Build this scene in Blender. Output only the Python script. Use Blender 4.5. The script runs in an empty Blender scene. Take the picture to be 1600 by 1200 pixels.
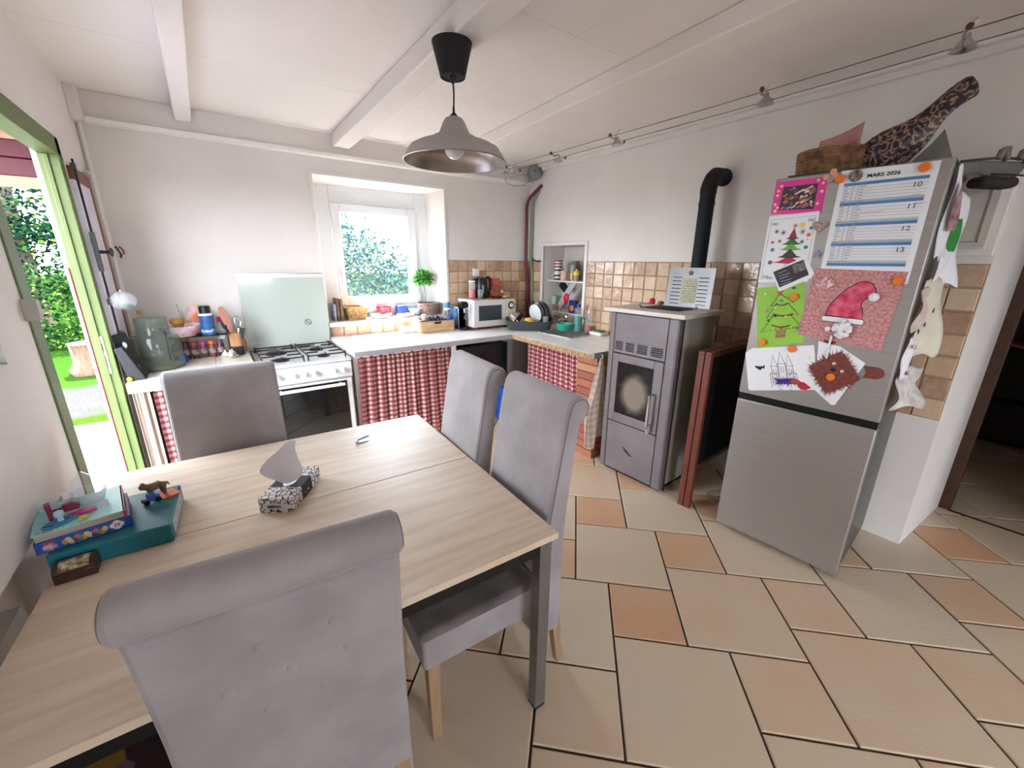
import bpy, bmesh, math, random
from math import sin, cos, pi, radians
from mathutils import Vector, Matrix
random.seed(7)
SC = bpy.context.scene
COL = SC.collection

# ---------------------------------------------------------------- camera
H = 1.55
F_PX, PITCH, ROLL, YAW = 636.1, .29137, .010048, .62889
_fw = Vector((sin(YAW)*cos(PITCH), cos(YAW)*cos(PITCH), -sin(PITCH)))
_rt = Vector((cos(YAW), -sin(YAW), 0)); _up = _rt.cross(_fw)
_r2 = _rt*cos(ROLL) + _up*sin(ROLL); _u2 = _up*cos(ROLL) - _rt*sin(ROLL)
cam_d = bpy.data.cameras.new('camera'); cam = bpy.data.objects.new('camera', cam_d); COL.objects.link(cam)
cam_d.sensor_fit = 'HORIZONTAL'; cam_d.sensor_width = 36; cam_d.lens = 36*F_PX/1600; cam_d.clip_start = .02
cam.matrix_world = Matrix((( _r2.x, _u2.x, -_fw.x, 0), (_r2.y, _u2.y, -_fw.y, 0), (_r2.z, _u2.z, -_fw.z, H), (0,0,0,1)))
SC.camera = cam

def at(px, py, **k):
    """a point of the room on the plane x=, y= or z= from a measurement in the photograph"""
    a, v = list(k.items())[0]; i = 'xyz'.index(a)
    d = _fw*F_PX + _r2*(px-800) - _u2*(py-600)
    o = Vector((0, 0, H)); return o + d*((v-o[i])/d[i])

# ---------------------------------------------------------------- world, sun, exposure
w = bpy.data.worlds.new('sky'); SC.world = w; w.use_nodes = True
nt = w.node_tree; nt.nodes.clear()
wo = nt.nodes.new('ShaderNodeOutputWorld'); wb = nt.nodes.new('ShaderNodeBackground')
tc = nt.nodes.new('ShaderNodeTexCoord'); sep = nt.nodes.new('ShaderNodeSeparateXYZ'); rp = nt.nodes.new('ShaderNodeValToRGB')
rp.color_ramp.elements[0].position = 0; rp.color_ramp.elements[0].color = (.72, .79, .83, 1)
rp.color_ramp.elements[1].position = .9; rp.color_ramp.elements[1].color = (.62, .79, 1, 1)
e_ = rp.color_ramp.elements.new(.15); e_.color = (.86, .93, 1, 1)
nt.links.new(tc.outputs['Generated'], sep.inputs[0]); nt.links.new(sep.outputs['Z'], rp.inputs[0])
nt.links.new(rp.outputs[0], wb.inputs[0]); wb.inputs[1].default_value = 3.1
nt.links.new(wb.outputs[0], wo.inputs[0])
sd = bpy.data.lights.new('sun', 'SUN'); sd.energy = 7.5; sd.angle = .02; sd.color = (1, .97, .92)
sun = bpy.data.objects.new('sun', sd); COL.objects.link(sun)
sun.rotation_euler = Vector((-.12, -.53, -.86)).to_track_quat('-Z', 'Y').to_euler(); sun.location = (1, 8, 9)
def portal(name, loc, rot, sx, sy):   # guides sampling of the sky through a wall opening; emits nothing itself
    l = bpy.data.lights.new(name, 'AREA'); l.shape = 'RECTANGLE'; l.size = sx; l.size_y = sy; l.cycles.is_portal = True
    o = bpy.data.objects.new(name, l); COL.objects.link(o); o.location = loc; o.rotation_euler = rot
portal('sky_portal', (1.37, 4.22, 1.58), (radians(-90), 0, 0), .7, .85)
portal('sky_portal', (-.61, 2.6, 1.02), (0, radians(-90), 0), 2.05, 1.0)
portal('sky_portal', (-.74, -3.1, 1.05), (0, radians(-90), 0), 2.3, 1.0)  # unseen side opening, added behind the camera to light the room
portal('sky_portal', (.75, -4.92, 1.6), (radians(90), 0, 0), 1.1, 1.2)  # unseen rear window gap, added and sized for its light
vs = SC.view_settings; vs.view_transform = 'Standard'; vs.look = 'None'; vs.gamma = 1; vs.use_curve_mapping = False
vs.exposure = 3.2

# ---------------------------------------------------------------- materials
def lin(c): return tuple(x/12.92 if x <= .04045 else ((x+.055)/1.055)**2.4 for x in c)
def hx(s): return lin(tuple(int(s[i:i+2], 16)/255 for i in (0, 2, 4)))
MATS = {}
def mat(name, col, rough=.6, metal=0, var=.06, scale=8, bump=0, bscale=60, sheen=0, alpha=1, trans=0, col2=None, stretch=None, coat=0, emit=0, ior=1.45):
    if name in MATS: return MATS[name]
    m = bpy.data.materials.new(name); m.use_nodes = True; MATS[name] = m
    n = m.node_tree; b = n.nodes['Principled BSDF']
    c = hx(col) if isinstance(col, str) else col
    c2 = hx(col2) if col2 else tuple(x*(1-var*2) for x in c)
    t = n.nodes.new('ShaderNodeTexCoord'); nz = n.nodes.new('ShaderNodeTexNoise'); r = n.nodes.new('ShaderNodeMix'); r.data_type = 'RGBA'
    mp = n.nodes.new('ShaderNodeMapping'); n.links.new(t.outputs['Object'], mp.inputs[0]); n.links.new(mp.outputs[0], nz.inputs['Vector'])
    if stretch: mp.inputs['Scale'].default_value = stretch
    nz.inputs['Scale'].default_value = scale; nz.inputs['Detail'].default_value = 5
    cr = n.nodes.new('ShaderNodeMapRange'); cr.inputs[1].default_value = .35; cr.inputs[2].default_value = .65
    n.links.new(nz.outputs[0], cr.inputs[0]); n.links.new(cr.outputs[0], r.inputs[0])
    r.inputs[6].default_value = (*c, 1); r.inputs[7].default_value = (*c2, 1)
    n.links.new(r.outputs[2], b.inputs['Base Color'])
    b.inputs['Roughness'].default_value = rough; b.inputs['Metallic'].default_value = metal; b.inputs['IOR'].default_value = ior
    if sheen: b.inputs['Sheen Weight'].default_value = sheen; b.inputs['Sheen Roughness'].default_value = .5
    if coat: b.inputs['Coat Weight'].default_value = coat
    if trans: b.inputs['Transmission Weight'].default_value = trans
    if alpha < 1: b.inputs['Alpha'].default_value = alpha
    if bump:
        bn = n.nodes.new('ShaderNodeTexNoise'); bn.inputs['Scale'].default_value = bscale; bn.inputs['Detail'].default_value = 4
        bp = n.nodes.new('ShaderNodeBump'); bp.inputs['Strength'].default_value = bump; bp.inputs['Distance'].default_value = .01
        n.links.new(t.outputs['Object'], bn.inputs['Vector']); n.links.new(bn.outputs[0], bp.inputs['Height']); n.links.new(bp.outputs[0], b.inputs['Normal'])
    return m
def glass(name, col=(1, 1, 1), alpha=.25, rough=.03):
    """thin clear glass: mostly see-through with a reflecting surface"""
    if name in MATS: return MATS[name]
    m = bpy.data.materials.new(name); m.use_nodes = True; MATS[name] = m
    n = m.node_tree; n.nodes.clear(); o = n.nodes.new('ShaderNodeOutputMaterial')
    tr = n.nodes.new('ShaderNodeBsdfTransparent'); gl = n.nodes.new('ShaderNodeBsdfGlossy'); df = n.nodes.new('ShaderNodeBsdfDiffuse')
    tr.inputs[0].default_value = (*col, 1); gl.inputs['Roughness'].default_value = rough; df.inputs[0].default_value = (*col, 1)
    fr = n.nodes.new('ShaderNodeFresnel'); fr.inputs[0].default_value = 1.35
    mx = n.nodes.new('ShaderNodeMixShader'); mx2 = n.nodes.new('ShaderNodeMixShader'); mx.inputs[0].default_value = alpha
    n.links.new(tr.outputs[0], mx.inputs[1]); n.links.new(df.outputs[0], mx.inputs[2])
    ge = n.nodes.new('ShaderNodeNewGeometry'); su = n.nodes.new('ShaderNodeMath'); su.operation = 'SUBTRACT'; su.inputs[0].default_value = 1; mu = n.nodes.new('ShaderNodeMath'); mu.operation = 'MULTIPLY'
    n.links.new(ge.outputs['Backfacing'], su.inputs[1]); n.links.new(su.outputs[0], mu.inputs[0]); n.links.new(fr.outputs[0], mu.inputs[1]); n.links.new(mu.outputs[0], mx2.inputs[0]); n.links.new(mx.outputs[0], mx2.inputs[1]); n.links.new(gl.outputs[0], mx2.inputs[2])
    n.links.new(mx2.outputs[0], o.inputs[0]); return m
def attr_mat(name, stops, rough=.5, bump=.1, bscale=30, nscale=3, namt=.3, trans=0, nz2=None):
    """colour picked per face from the 'tone' attribute, plus noise"""
    if name in MATS: return MATS[name]
    m = bpy.data.materials.new(name); m.use_nodes = True; MATS[name] = m
    n = m.node_tree; b = n.nodes['Principled BSDF']; b.inputs['Roughness'].default_value = rough
    a = n.nodes.new('ShaderNodeAttribute'); a.attribute_name = 'tone'
    t = n.nodes.new('ShaderNodeTexCoord'); nz = n.nodes.new('ShaderNodeTexNoise'); nz.inputs['Scale'].default_value = nscale; nz.inputs['Detail'].default_value = 6
    n.links.new(t.outputs['Object'], nz.inputs['Vector'])
    m1 = n.nodes.new('ShaderNodeMath'); m1.operation = 'MULTIPLY_ADD'; m1.inputs[1].default_value = namt; 
    s = n.nodes.new('ShaderNodeMath'); s.operation = 'SUBTRACT'; s.inputs[1].default_value = .5; n.links.new(nz.outputs[0], s.inputs[0])
    n.links.new(s.outputs[0], m1.inputs[0]); n.links.new(a.outputs['Fac'], m1.inputs[2])
    r = n.nodes.new('ShaderNodeValToRGB'); r.color_ramp.elements[0].position = stops[0][0]; r.color_ramp.elements[0].color = (*hx(stops[0][1]), 1)
    r.color_ramp.elements[1].position = stops[-1][0]; r.color_ramp.elements[1].color = (*hx(stops[-1][1]), 1)
    for p, c in stops[1:-1]: e = r.color_ramp.elements.new(p); e.color = (*hx(c), 1)
    n.links.new(m1.outputs[0], r.inputs[0]); n.links.new(r.outputs[0], b.inputs['Base Color'])
    if bump:
        bn = n.nodes.new('ShaderNodeTexNoise'); bn.inputs['Scale'].default_value = bscale
        bp = n.nodes.new('ShaderNodeBump'); bp.inputs['Strength'].default_value = bump; bp.inputs['Distance'].default_value = .01
        n.links.new(t.outputs['Object'], bn.inputs['Vector']); n.links.new(bn.outputs[0], bp.inputs['Height']); n.links.new(bp.outputs[0], b.inputs['Normal'])
    if trans: b.inputs['Specular IOR Level'].default_value = 0
    return m
def check_mat(name, a_, b_, c_, period, soft=.1):
    """woven gingham: two bands crossing, from the UV map (metres)"""
    m = bpy.data.materials.new(name); m.use_nodes = True; n = m.node_tree; b = n.nodes['Principled BSDF']; b.inputs['Roughness'].default_value = .9
    t = n.nodes.new('ShaderNodeUVMap'); sp = n.nodes.new('ShaderNodeSeparateXYZ'); n.links.new(t.outputs[0], sp.inputs[0])
    outs = []
    for ax in 'XY':
        mu = n.nodes.new('ShaderNodeMath'); mu.operation = 'MULTIPLY'; mu.inputs[1].default_value = 2*pi/period; n.links.new(sp.outputs[ax], mu.inputs[0])
        si = n.nodes.new('ShaderNodeMath'); si.operation = 'SINE'; n.links.new(mu.outputs[0], si.inputs[0])
        mr = n.nodes.new('ShaderNodeMapRange'); mr.inputs[1].default_value = -soft-.05; mr.inputs[2].default_value = soft-.05; n.links.new(si.outputs[0], mr.inputs[0]); outs.append(mr)
    ad = n.nodes.new('ShaderNodeMath'); ad.operation = 'ADD'; n.links.new(outs[0].outputs[0], ad.inputs[0]); n.links.new(outs[1].outputs[0], ad.inputs[1])
    ha = n.nodes.new('ShaderNodeMath'); ha.operation = 'MULTIPLY'; ha.inputs[1].default_value = .5; n.links.new(ad.outputs[0], ha.inputs[0])
    r = n.nodes.new('ShaderNodeValToRGB'); r.color_ramp.elements[0].color = (*hx(a_), 1); r.color_ramp.elements[1].color = (*hx(c_), 1)
    e = r.color_ramp.elements.new(.5); e.color = (*hx(b_), 1)
    n.links.new(ha.outputs[0], r.inputs[0]); n.links.new(r.outputs[0], b.inputs['Base Color']); return m

WALL = mat('painted_plaster', 'e6dfda', .8, var=.03, scale=2.5, bump=.25, bscale=18)
CEIL = mat('painted_board', 'eae2dd', .8, var=.025, scale=1.5, bump=.12, bscale=40)
WHITE = mat('white_paint', 'e6e1dc', .5, var=.02)
CREAM = mat('cream_plastic', 'd9d2b4', .5, var=.08)
PVC = mat('white_window_frame', 'eef0f2', .35, var=.01)
GREEN = mat('green_paint', '64723c', .45, var=.06, scale=6)
DGREEN = mat('dark_green_paint', '64744a', .5)
RED = mat('red_paint', '4e0c1e', .5, var=.1)
DRED = mat('dark_red_pipe', '6e1830', .4)
BROWN = mat('brown_wood', '7e4a30', .5, var=.15, scale=12, stretch=(6, 6, .7))
DBROWN = mat('dark_brown_wood', '4a2c1e', .5, var=.15, scale=12)
MAHOG = mat('reddish_wood', '74392a', .45, var=.15, scale=14, stretch=(6, 6, .6))
BLACK = mat('black_satin', '101012', .35, var=.1)
BLACKM = mat('black_matte', '161617', .7, var=.1)
BLACKG = mat('black_glass', '060608', .08, var=0, coat=.5)
IRON = mat('black_iron', '1c1c1e', .45, metal=.3)
STEEL = mat('brushed_steel', 'a8a6a4', .3, metal=1, var=.06, scale=6, stretch=(.4, .4, 30))
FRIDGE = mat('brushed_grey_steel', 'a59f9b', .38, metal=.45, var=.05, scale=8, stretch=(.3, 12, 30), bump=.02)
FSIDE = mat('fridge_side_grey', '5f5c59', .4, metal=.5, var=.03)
CHROME = mat('chrome', 'd4d4d6', .1, metal=1, var=0)
ALU = mat('grey_painted_metal', '86827f', .42, metal=.35, var=.04)
STOVE = mat('stove_grey_enamel', '756d6f', .45, metal=.35, var=.08, scale=5, bump=.03)
STOVEC = mat('stove_cream_side', 'b3ada0', .5, var=.05)
SLAB = mat('stove_pale_top', 'd8ccc2', .4, var=.06, scale=6)
VELVET = mat('grey_velvet', 'aba4a5', .85, var=.12, scale=5.5, bump=.12, bscale=120, sheen=.3, col2='989192')
VELVETD = mat('seam_grey', '827b7b', .9, sheen=.2)
OAKLEG = mat('pale_oak_leg', 'b49472', .5, var=.1, scale=10, stretch=(6, 6, .6))
TABLE = mat('pale_maple', 'e6d4c0', .42, var=.05, scale=3, stretch=(1, 11, 1), col2='d8c0a6', bump=.02)
TEDGE = mat('maple_edge', 'b99c7d', .45)
GRAYLEG = mat('table_leg_grey', '7e7a77', .4, metal=.5)
LAM = mat('white_laminate', 'eee8e2', .3, var=.04, scale=5)
LAMEDGE = mat('grey_edge', 'a9a2a6', .5)
CHIP = mat('bare_chipboard', 'b3946c', .8, var=.3, scale=60, bump=.5, bscale=80)
PINE = mat('pine_box', 'd4ac84', .5, var=.12, scale=9, stretch=(.8, 6, 6))
CORK = mat('light_wood', 'c08a5c', .5, var=.12, scale=14)
PAPER = mat('white_paper', 'e4e2e6', .7, var=.01)
PLASTW = mat('white_plastic', 'e8e5e3', .35, var=.01)
ENAMEL = mat('white_enamel', 'd4cfcd', .22, var=.02)
GLASS = glass('clear_glass', (.95, .98, .96), .07)
GLASSG = glass('greenish_glass', (.82, .87, .83), .035)
LIDGL = mat('frosted_green_glass', 'b4bcb3', .12, var=.02, scale=2, coat=.5)
CLEARP = glass('clear_plastic', (.95, .96, .98), .15, .12)
WICKER = mat('wicker', 'c79b62', .7, var=.3, scale=50, bump=.8, bscale=90)
WICKERP = mat('pinkish_wicker', 'b08f84', .75, var=.25, scale=50, bump=.8, bscale=90)
def pm(col, rough=.5, **k):
    return mat('paint_'+col, col, rough, **k)

# ---------------------------------------------------------------- mesh builder
class MB:
    def __init__(s): s.v = []; s.f = []; s.m = []; s.mi = 0; s.uv = {}
    def q(s, vs_, fs):
        o = len(s.v); s.v += [tuple(v) for v in vs_]
        for f in fs: s.f.append(tuple(o+i for i in f)); s.m.append(s.mi)
        return s
    def hexa(s, p):   # 8 points: bottom 4 ccw, top 4 ccw
        return s.q(p, [(0, 3, 2, 1), (4, 5, 6, 7), (0, 1, 5, 4), (1, 2, 6, 5), (2, 3, 7, 6), (3, 0, 4, 7)])
    def box(s, x0, x1, y0, y1, z0, z1, T=None):
        p = [(x0, y0, z0), (x1, y0, z0), (x1, y1, z0), (x0, y1, z0), (x0, y0, z1), (x1, y0, z1), (x1, y1, z1), (x0, y1, z1)]
        if T is not None: p = [T @ Vector(a) for a in p]
        return s.hexa(p)
    def lathe(s, prof, c=(0, 0, 0), n=24, T=None, caps=True, sx=1, sy=1):
        vs_ = []; fs = []
        for r, z in prof:
            for i in range(n):
                a = 2*pi*i/n; vs_.append(Vector((r*cos(a)*sx, r*sin(a)*sy, z)))
        k = len(prof)
        for j in range(k-1):
            for i in range(n):
                a = j*n+i; b = j*n+(i+1) % n; fs.append((a, b, b+n, a+n))
        if caps:
            if prof[0][0] > 1e-5: fs.append(tuple(reversed(range(n))))
            if prof[-1][0] > 1e-5: fs.append(tuple((k-1)*n+i for i in range(n)))
        if T is not None: vs_ = [T @ v for v in vs_]
        return s.q([v+Vector(c) for v in vs_], fs)
    def cyl(s, p0, p1, r0, r1=None, n=16):
        p0 = Vector(p0); p1 = Vector(p1); r1 = r0 if r1 is None else r1
        return s.tube([p0, p1], [r0, r1], n)
    def tube(s, path, r, n=8, closed=False):
        P = [Vector(p) for p in path]; k = len(P)
        R = r if isinstance(r, (list, tuple)) else [r]*k
        vs_ = []; fs = []; ref = None
        for j in range(k):
            if closed: d = P[(j+1) % k]-P[j-1]
            else: d = P[min(j+1, k-1)]-P[max(j-1, 0)]
            d.normalize()
            if ref is None:
                ref = d.cross(Vector((0, 0, 1)));
                if ref.length < .05: ref = d.cross(Vector((1, 0, 0)))
            ref = ref - d*ref.dot(d); ref.normalize(); b = d.cross(ref)
            for i in range(n):
                a = 2*pi*i/n; vs_.append(P[j]+(ref*cos(a)+b*sin(a))*R[j])
        for j in range(k if closed else k-1):
            j2 = (j+1) % k
            for i in range(n): fs.append((j*n+i, j*n+(i+1) % n, j2*n+(i+1) % n, j2*n+i))
        if not closed: fs += [tuple(reversed(range(n))), tuple((k-1)*n+i for i in range(n))]
        return s.q(vs_, fs)
    def prism(s, pts, fn, t0, t1):   # 2D polygon swept from t0 to t1 with fn(u, v, t)
        k = len(pts); vs_ = [fn(u, v, t0) for u, v in pts]+[fn(u, v, t1) for u, v in pts]
        return s.q(vs_, [tuple(reversed(range(k))), tuple(range(k, 2*k))]+[(i, (i+1) % k, k+(i+1) % k, k+i) for i in range(k)])
    def grid(s, nu, nv, fn, uvf=None):
        o = len(s.f); vs_ = [fn(i/nu, j/nv) for j in range(nv+1) for i in range(nu+1)]; fs = []
        for j in range(nv):
            for i in range(nu):
                a = j*(nu+1)+i; fs.append((a, a+1, a+nu+2, a+nu+1))
                if uvf: s.uv[o+len(fs)-1] = [uvf(i/nu, j/nv), uvf((i+1)/nu, j/nv), uvf((i+1)/nu, (j+1)/nv), uvf(i/nu, (j+1)/nv)]
        return s.q(vs_, fs)
    def sphere(s, c, rx, ry=None, rz=None, n=16, k=10, T=None):
        ry = rx if ry is None else ry; rz = rx if rz is None else rz
        prof = [(max(sin(pi*j/k), 1e-6), -cos(pi*j/k)) for j in range(k+1)]
        vs_ = []
        for r, z in prof:
            for i in range(n):
                a = 2*pi*i/n; v = Vector((r*cos(a)*rx, r*sin(a)*ry, z*rz)); vs_.append((T @ v if T is not None else v)+Vector(c))
        fs = [(j*n+i, j*n+(i+1) % n, (j+1)*n+(i+1) % n, (j+1)*n+i) for j in range(k) for i in range(n)]
        return s.q(vs_, fs)

def build(name, mb, mats, parent=None, loc=(0, 0, 0), rot=0, bevel=0, smooth=True, seg=2, solid=0, sub=0, weld=False, tones=None):
    me = bpy.data.meshes.new(name); me.from_pydata(mb.v, [], mb.f)
    mats = mats if isinstance(mats, (list, tuple)) else [mats]
    for m in mats: me.materials.append(m)
    me.polygons.foreach_set('material_index', mb.m)
    if mb.uv:
        ul = me.uv_layers.new(name='UVMap')
        for fi, co in mb.uv.items():
            for li, c in zip(me.polygons[fi].loop_indices, co): ul.data[li].uv = c
    if tones is not None:
        a = me.attributes.new('tone', 'FLOAT', 'FACE'); a.data.foreach_set('value', tones)
    bm = bmesh.new(); bm.from_mesh(me)
    if weld: bmesh.ops.remove_doubles(bm, verts=bm.verts, dist=1e-5)
    if not mb.uv: bmesh.ops.recalc_face_normals(bm, faces=bm.faces)
    if smooth:
        for f in bm.faces: f.smooth = True
        for e in bm.edges:
            if len(e.link_faces) == 2 and e.calc_face_angle(0) > radians(38): e.smooth = False
    bm.to_mesh(me); bm.free()
    o = bpy.data.objects.new(name, me); COL.objects.link(o); o.location = loc; o.rotation_euler[2] = rot
    if parent is not None: o.parent = parent
    if solid: md = o.modifiers.new('thick', 'SOLIDIFY'); md.thickness = solid; md.offset = 0
    if bevel:
        md = o.modifiers.new('bevel', 'BEVEL'); md.width = bevel; md.segments = seg; md.limit_method = 'ANGLE'; md.angle_limit = radians(40)
    if sub: md = o.modifiers.new('sub', 'SUBSURF'); md.levels = md.render_levels = sub
    return o
def tag(o, label, cat, group=None, kind=None):
    if label: o['label'] = label
    if cat: o['category'] = cat
    if group: o['group'] = group
    if kind: o['kind'] = kind
    return o
def thing(name, label, cat, loc=(0, 0, 0), rot=0, group=None):
    o = bpy.data.objects.new(name, None); COL.objects.link(o); o.location = loc; o.rotation_euler[2] = rot; o.empty_display_size = .05
    return tag(o, label, cat, group)
def struct(name, mb, m, label=None, **k):
    o = build(name, mb, m, **k); o['kind'] = 'structure'
    if label: o['label'] = label
    return o
def copy_tree(o, parent=None):
    c = o.copy(); COL.objects.link(c); c.parent = parent
    for ch in list(o.children): copy_tree(ch, c)
    return c
def RZ(a): return Matrix.Rotation(a, 4, 'Z')
def TR(x, y, z, rz=0, rx=0, ry=0): return Matrix.Translation((x, y, z)) @ Matrix.Rotation(rz, 4, 'Z') @ Matrix.Rotation(rx, 4, 'X') @ Matrix.Rotation(ry, 4, 'Y')
FONTC = {}
def text(name, s, size, m, parent, loc, rot, bold=False, ext=.0004, sx=1):
    cu = bpy.data.curves.new(name, 'FONT'); cu.body = s; cu.size = size; cu.extrude = ext; cu.align_x = 'CENTER'; cu.align_y = 'CENTER'
    if bold: cu.offset = size*.022
    ob = bpy.data.objects.new(name, cu); COL.objects.link(ob)
    dg = bpy.context.evaluated_depsgraph_get(); me = bpy.data.meshes.new_from_object(ob.evaluated_get(dg)); me.name = name
    bpy.data.objects.remove(ob); me.materials.clear(); me.materials.append(m)
    o = bpy.data.objects.new(name, me); COL.objects.link(o); o.parent = parent; o.location = loc; o.rotation_euler = rot; o.scale = (sx, 1, 1); return o

# ================================================================ ROOM SHELL
XR, YB, XL, ZC = 3.007, 3.84, -.5, 2.51
XW = 3.735
CT = .90      # height of the worktops
# floor: two sizes of square stoneware laid on the diagonal
L_, S_ = .473, .309
u = Vector((cos(radians(-44.6)), sin(radians(-44.6)))); v = Vector((-u.y, u.x)) * -1
bmf = bmesh.new(); lay = bmf.faces.layers.float.new('tone')
def tile(c, s_, tone):
    g = .0045; h = s_/2-g
    q = [c+u*a+v*b for a, b in ((-h, -h), (h, -h), (h, h), (-h, h))]
    lo = [bmf.verts.new((p.x, p.y, -.012)) for p in q]
    q2 = [c+(p-c)*(1-.008/s_) for p in q]; up = [bmf.verts.new((p.x, p.y, 0)) for p in q2]
    mid = [bmf.verts.new((p.x, p.y, -.003)) for p in q]
    fs = [bmf.faces.new(up)]
    for i in range(4):
        j = (i+1) % 4; fs.append(bmf.faces.new((mid[i], mid[j], up[j], up[i]))); fs.append(bmf.faces.new((lo[i], lo[j], mid[j], mid[i])))
    for f in fs: f[lay] = tone
c0 = Vector((1.733, .637)); cs = c0 + (u*(L_+S_)/2 - v*(L_-S_)/2)*1
rnd = random.Random(3)
for i in range(-16, 17):
    for j in range(-16, 17):
        o_ = (u*L_+v*S_)*i + (u*(-S_)+v*L_)*j
        for c, s_ in ((c0+o_, L_), (cs+o_, S_)):
            if -1.1 < c.x < 6.6 and -2.6 < c.y < 4.4:
                tile(c, s_, rnd.choice([.12, .25, .3, .35, .45]) if s_ == L_ else rnd.choice([.35, .5, .65, .75, .85]))
for co, no in (((-.55, 0, 0), (-1, 0, 0)), ((0, 3.9, 0), (0, 1, 0)), ((6.2, 0, 0), (1, 0, 0)), ((0, -2.25, 0), (0, -1, 0))):
    bmesh.ops.bisect_plane(bmf, geom=bmf.verts[:]+bmf.edges[:]+bmf.faces[:], plane_co=co, plane_no=no, clear_outer=True)
bmesh.ops.recalc_face_normals(bmf, faces=bmf.faces)
mef = bpy.data.meshes.new('floor'); bmf.to_mesh(mef); bmf.free()
FLOORM = attr_mat('floor_stoneware', [(0, 'd9c8b0'), (.4, 'dbc4a8'), (.7, 'dab694'), (1, 'd6a27e')], .38, .12, 55, 2.6, .75)
mef.materials.append(FLOORM); flo = bpy.data.objects.new('floor', mef); COL.objects.link(flo); flo['kind'] = 'structure'; flo['label'] = 'beige and terracotta square stoneware tiles of two sizes laid diagonally'
mb = MB(); mb.box(-.55, 6.2, -4.8, 3.9, -.15, -.006)
struct('floor_grout', mb, mat('dark_grout', '4c3a2e', .9))

# walls
mb = MB()   # back wall with a splayed window opening
X0, X1, Z0, Z1 = .80, 1.955, .985, 2.205; a0, a1, b0, b1 = .912, 1.85, 1.0, 2.165; YF, YO = 4.14, 4.32
def ringpiece(mb, pf, pm_, po):  # three quads deep: front (y=YB), frame plane (YF), outside (YO)
    pass
def frustum(mb, f, b, yf, yb):   # 4 (x,z) at front, 4 at back
    mb.hexa([(f[0][0], yf, f[0][1]), (f[1][0], yf, f[1][1]), (b[1][0], yb, b[1][1]), (b[0][0], yb, b[0][1]),
             (f[3][0], yf, f[3][1]), (f[2][0], yf, f[2][1]), (b[2][0], yb, b[2][1]), (b[3][0], yb, b[3][1])])
xl, xr, zt = -.62, 3.8, 2.62
frustum(mb, [(xl, -.15), (X0, -.15), (X0, zt), (xl, zt)], [(xl, -.15), (a0, -.15), (a0, zt), (xl, zt)], YB, YO)
frustum(mb, [(X1, -.15), (xr, -.15), (xr, zt), (X1, zt)], [(a1, -.15), (xr, -.15), (xr, zt), (a1, zt)], YB, YO)
frustum(mb, [(X0, Z1), (X1, Z1), (X1, zt), (X0, zt)], [(a0, b1), (a1, b1), (a1, zt), (a0, zt)], YB, YO)
mb.box(X0, X1, YB, YO, -.15, Z0)
struct('wall_back', mb, WALL)
mb = MB()
mb.box(X0-.01, X1+.0, YB-.016, YO-.15, Z0-.004, Z0+.035)
struct('trim_1', mb, WHITE, 'white window sill board', bevel=.004)
mb = MB()
for (x0, x1, z0, z1) in ((X0-.028, X0, Z0-.01, Z1+.028), (X1, X1+.025, Z0-.01, Z1+.028), (X0, X1, Z1, Z1+.028)): mb.box(x0, x1, YB-.01, YB+.01, z0, z1)
struct('trim_2', mb, WHITE, 'flat white moulding around the window recess', bevel=.003)

mb = MB()   # left wall: thicker near the camera with a recess under the table height
mb.box(-.72, XL, -1.4, 1.98, .81, zt); mb.box(-.76, -.66, -1.4, 1.98, -.15, .81); mb.box(-.66, XL, -1.4, 0, -.15, .81); mb.box(-.72, XL, -4.8, -1.4, 2.2, zt); mb.box(-.72, XL, -4.8, -3.6, -.15, 2.2); mb.box(-.72, XL, -2.6, -1.4, -.15, 2.2); mb.box(-.66, XL, 1.80, 1.98, -.15, .81)  # gap behind the camera is an unseen opening added for side light
mb.box(-.60, XL, 1.98, 3.17, 2.112, zt); mb.box(-.60, XL, 3.165, YB, -.15, zt); mb.box(-.60, XL, 1.98, 2.03, -.15, 2.112)
struct('wall_left', mb, WALL)
mb = MB(); mb.box(-.72, .2, -4.9, -4.8, -.15, zt); mb.box(1.3, XW, -4.9, -4.8, -.15, zt); mb.box(.2, 1.3, -4.9, -4.8, 2.2, zt); mb.box(.2, 1.3, -4.9, -4.8, -.15, 1.0); struct('wall_behind', mb, WALL)  # unseen wall holds back rear light; its window gap is added for brightness
mb = MB()   # right wall with niche
NY0, NY1, NZ0, NZ1 = 2.945, 3.565, 1.03, 1.715
XW = 3.735
mb.box(XR, XW, NY1, YO, -.15, zt); mb.box(XR, XW, NY0, NY1, -.15, NZ0); mb.box(XR, XW, NY0, NY1, NZ1, zt); mb.box(XR+.30, XW, NY0, NY1, NZ0, NZ1)
mb.hexa([(XR, .295, -.15), (XW, .247, -.15), (XW, NY0, -.15), (XR, NY0, -.15), (XR, .295, zt), (XW, .247, zt), (XW, NY0, zt), (XR, NY0, zt)])
mb.box(XR, XW, -4.8, .25, 2.2, zt)
mb.box(XR, XW, -4.8, -.75, -.15, 2.2)
struct('wall_right', mb, WALL)
mb = MB()
for (y0, y1, z0, z1) in ((NY0-.035, NY0, NZ0-.03, NZ1+.035), (NY1, NY1+.035, NZ0-.03, NZ1+.035), (NY0, NY1, NZ1, NZ1+.035)): mb.box(XR-.014, XR+.01, y0, y1, z0, z1)
mb.box(XR-.03, XR+.28, NY0, NY1, NZ0-.002, NZ0+.014)
struct('trim_3', mb, WHITE, 'white frame and bottom board of the wall niche', bevel=.003)
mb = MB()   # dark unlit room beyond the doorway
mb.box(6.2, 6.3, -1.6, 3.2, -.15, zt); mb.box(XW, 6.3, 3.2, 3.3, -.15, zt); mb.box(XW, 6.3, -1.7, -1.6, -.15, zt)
struct('wall_beyond', mb, mat('beige_far_wall', '8d7c68', .8))
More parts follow.
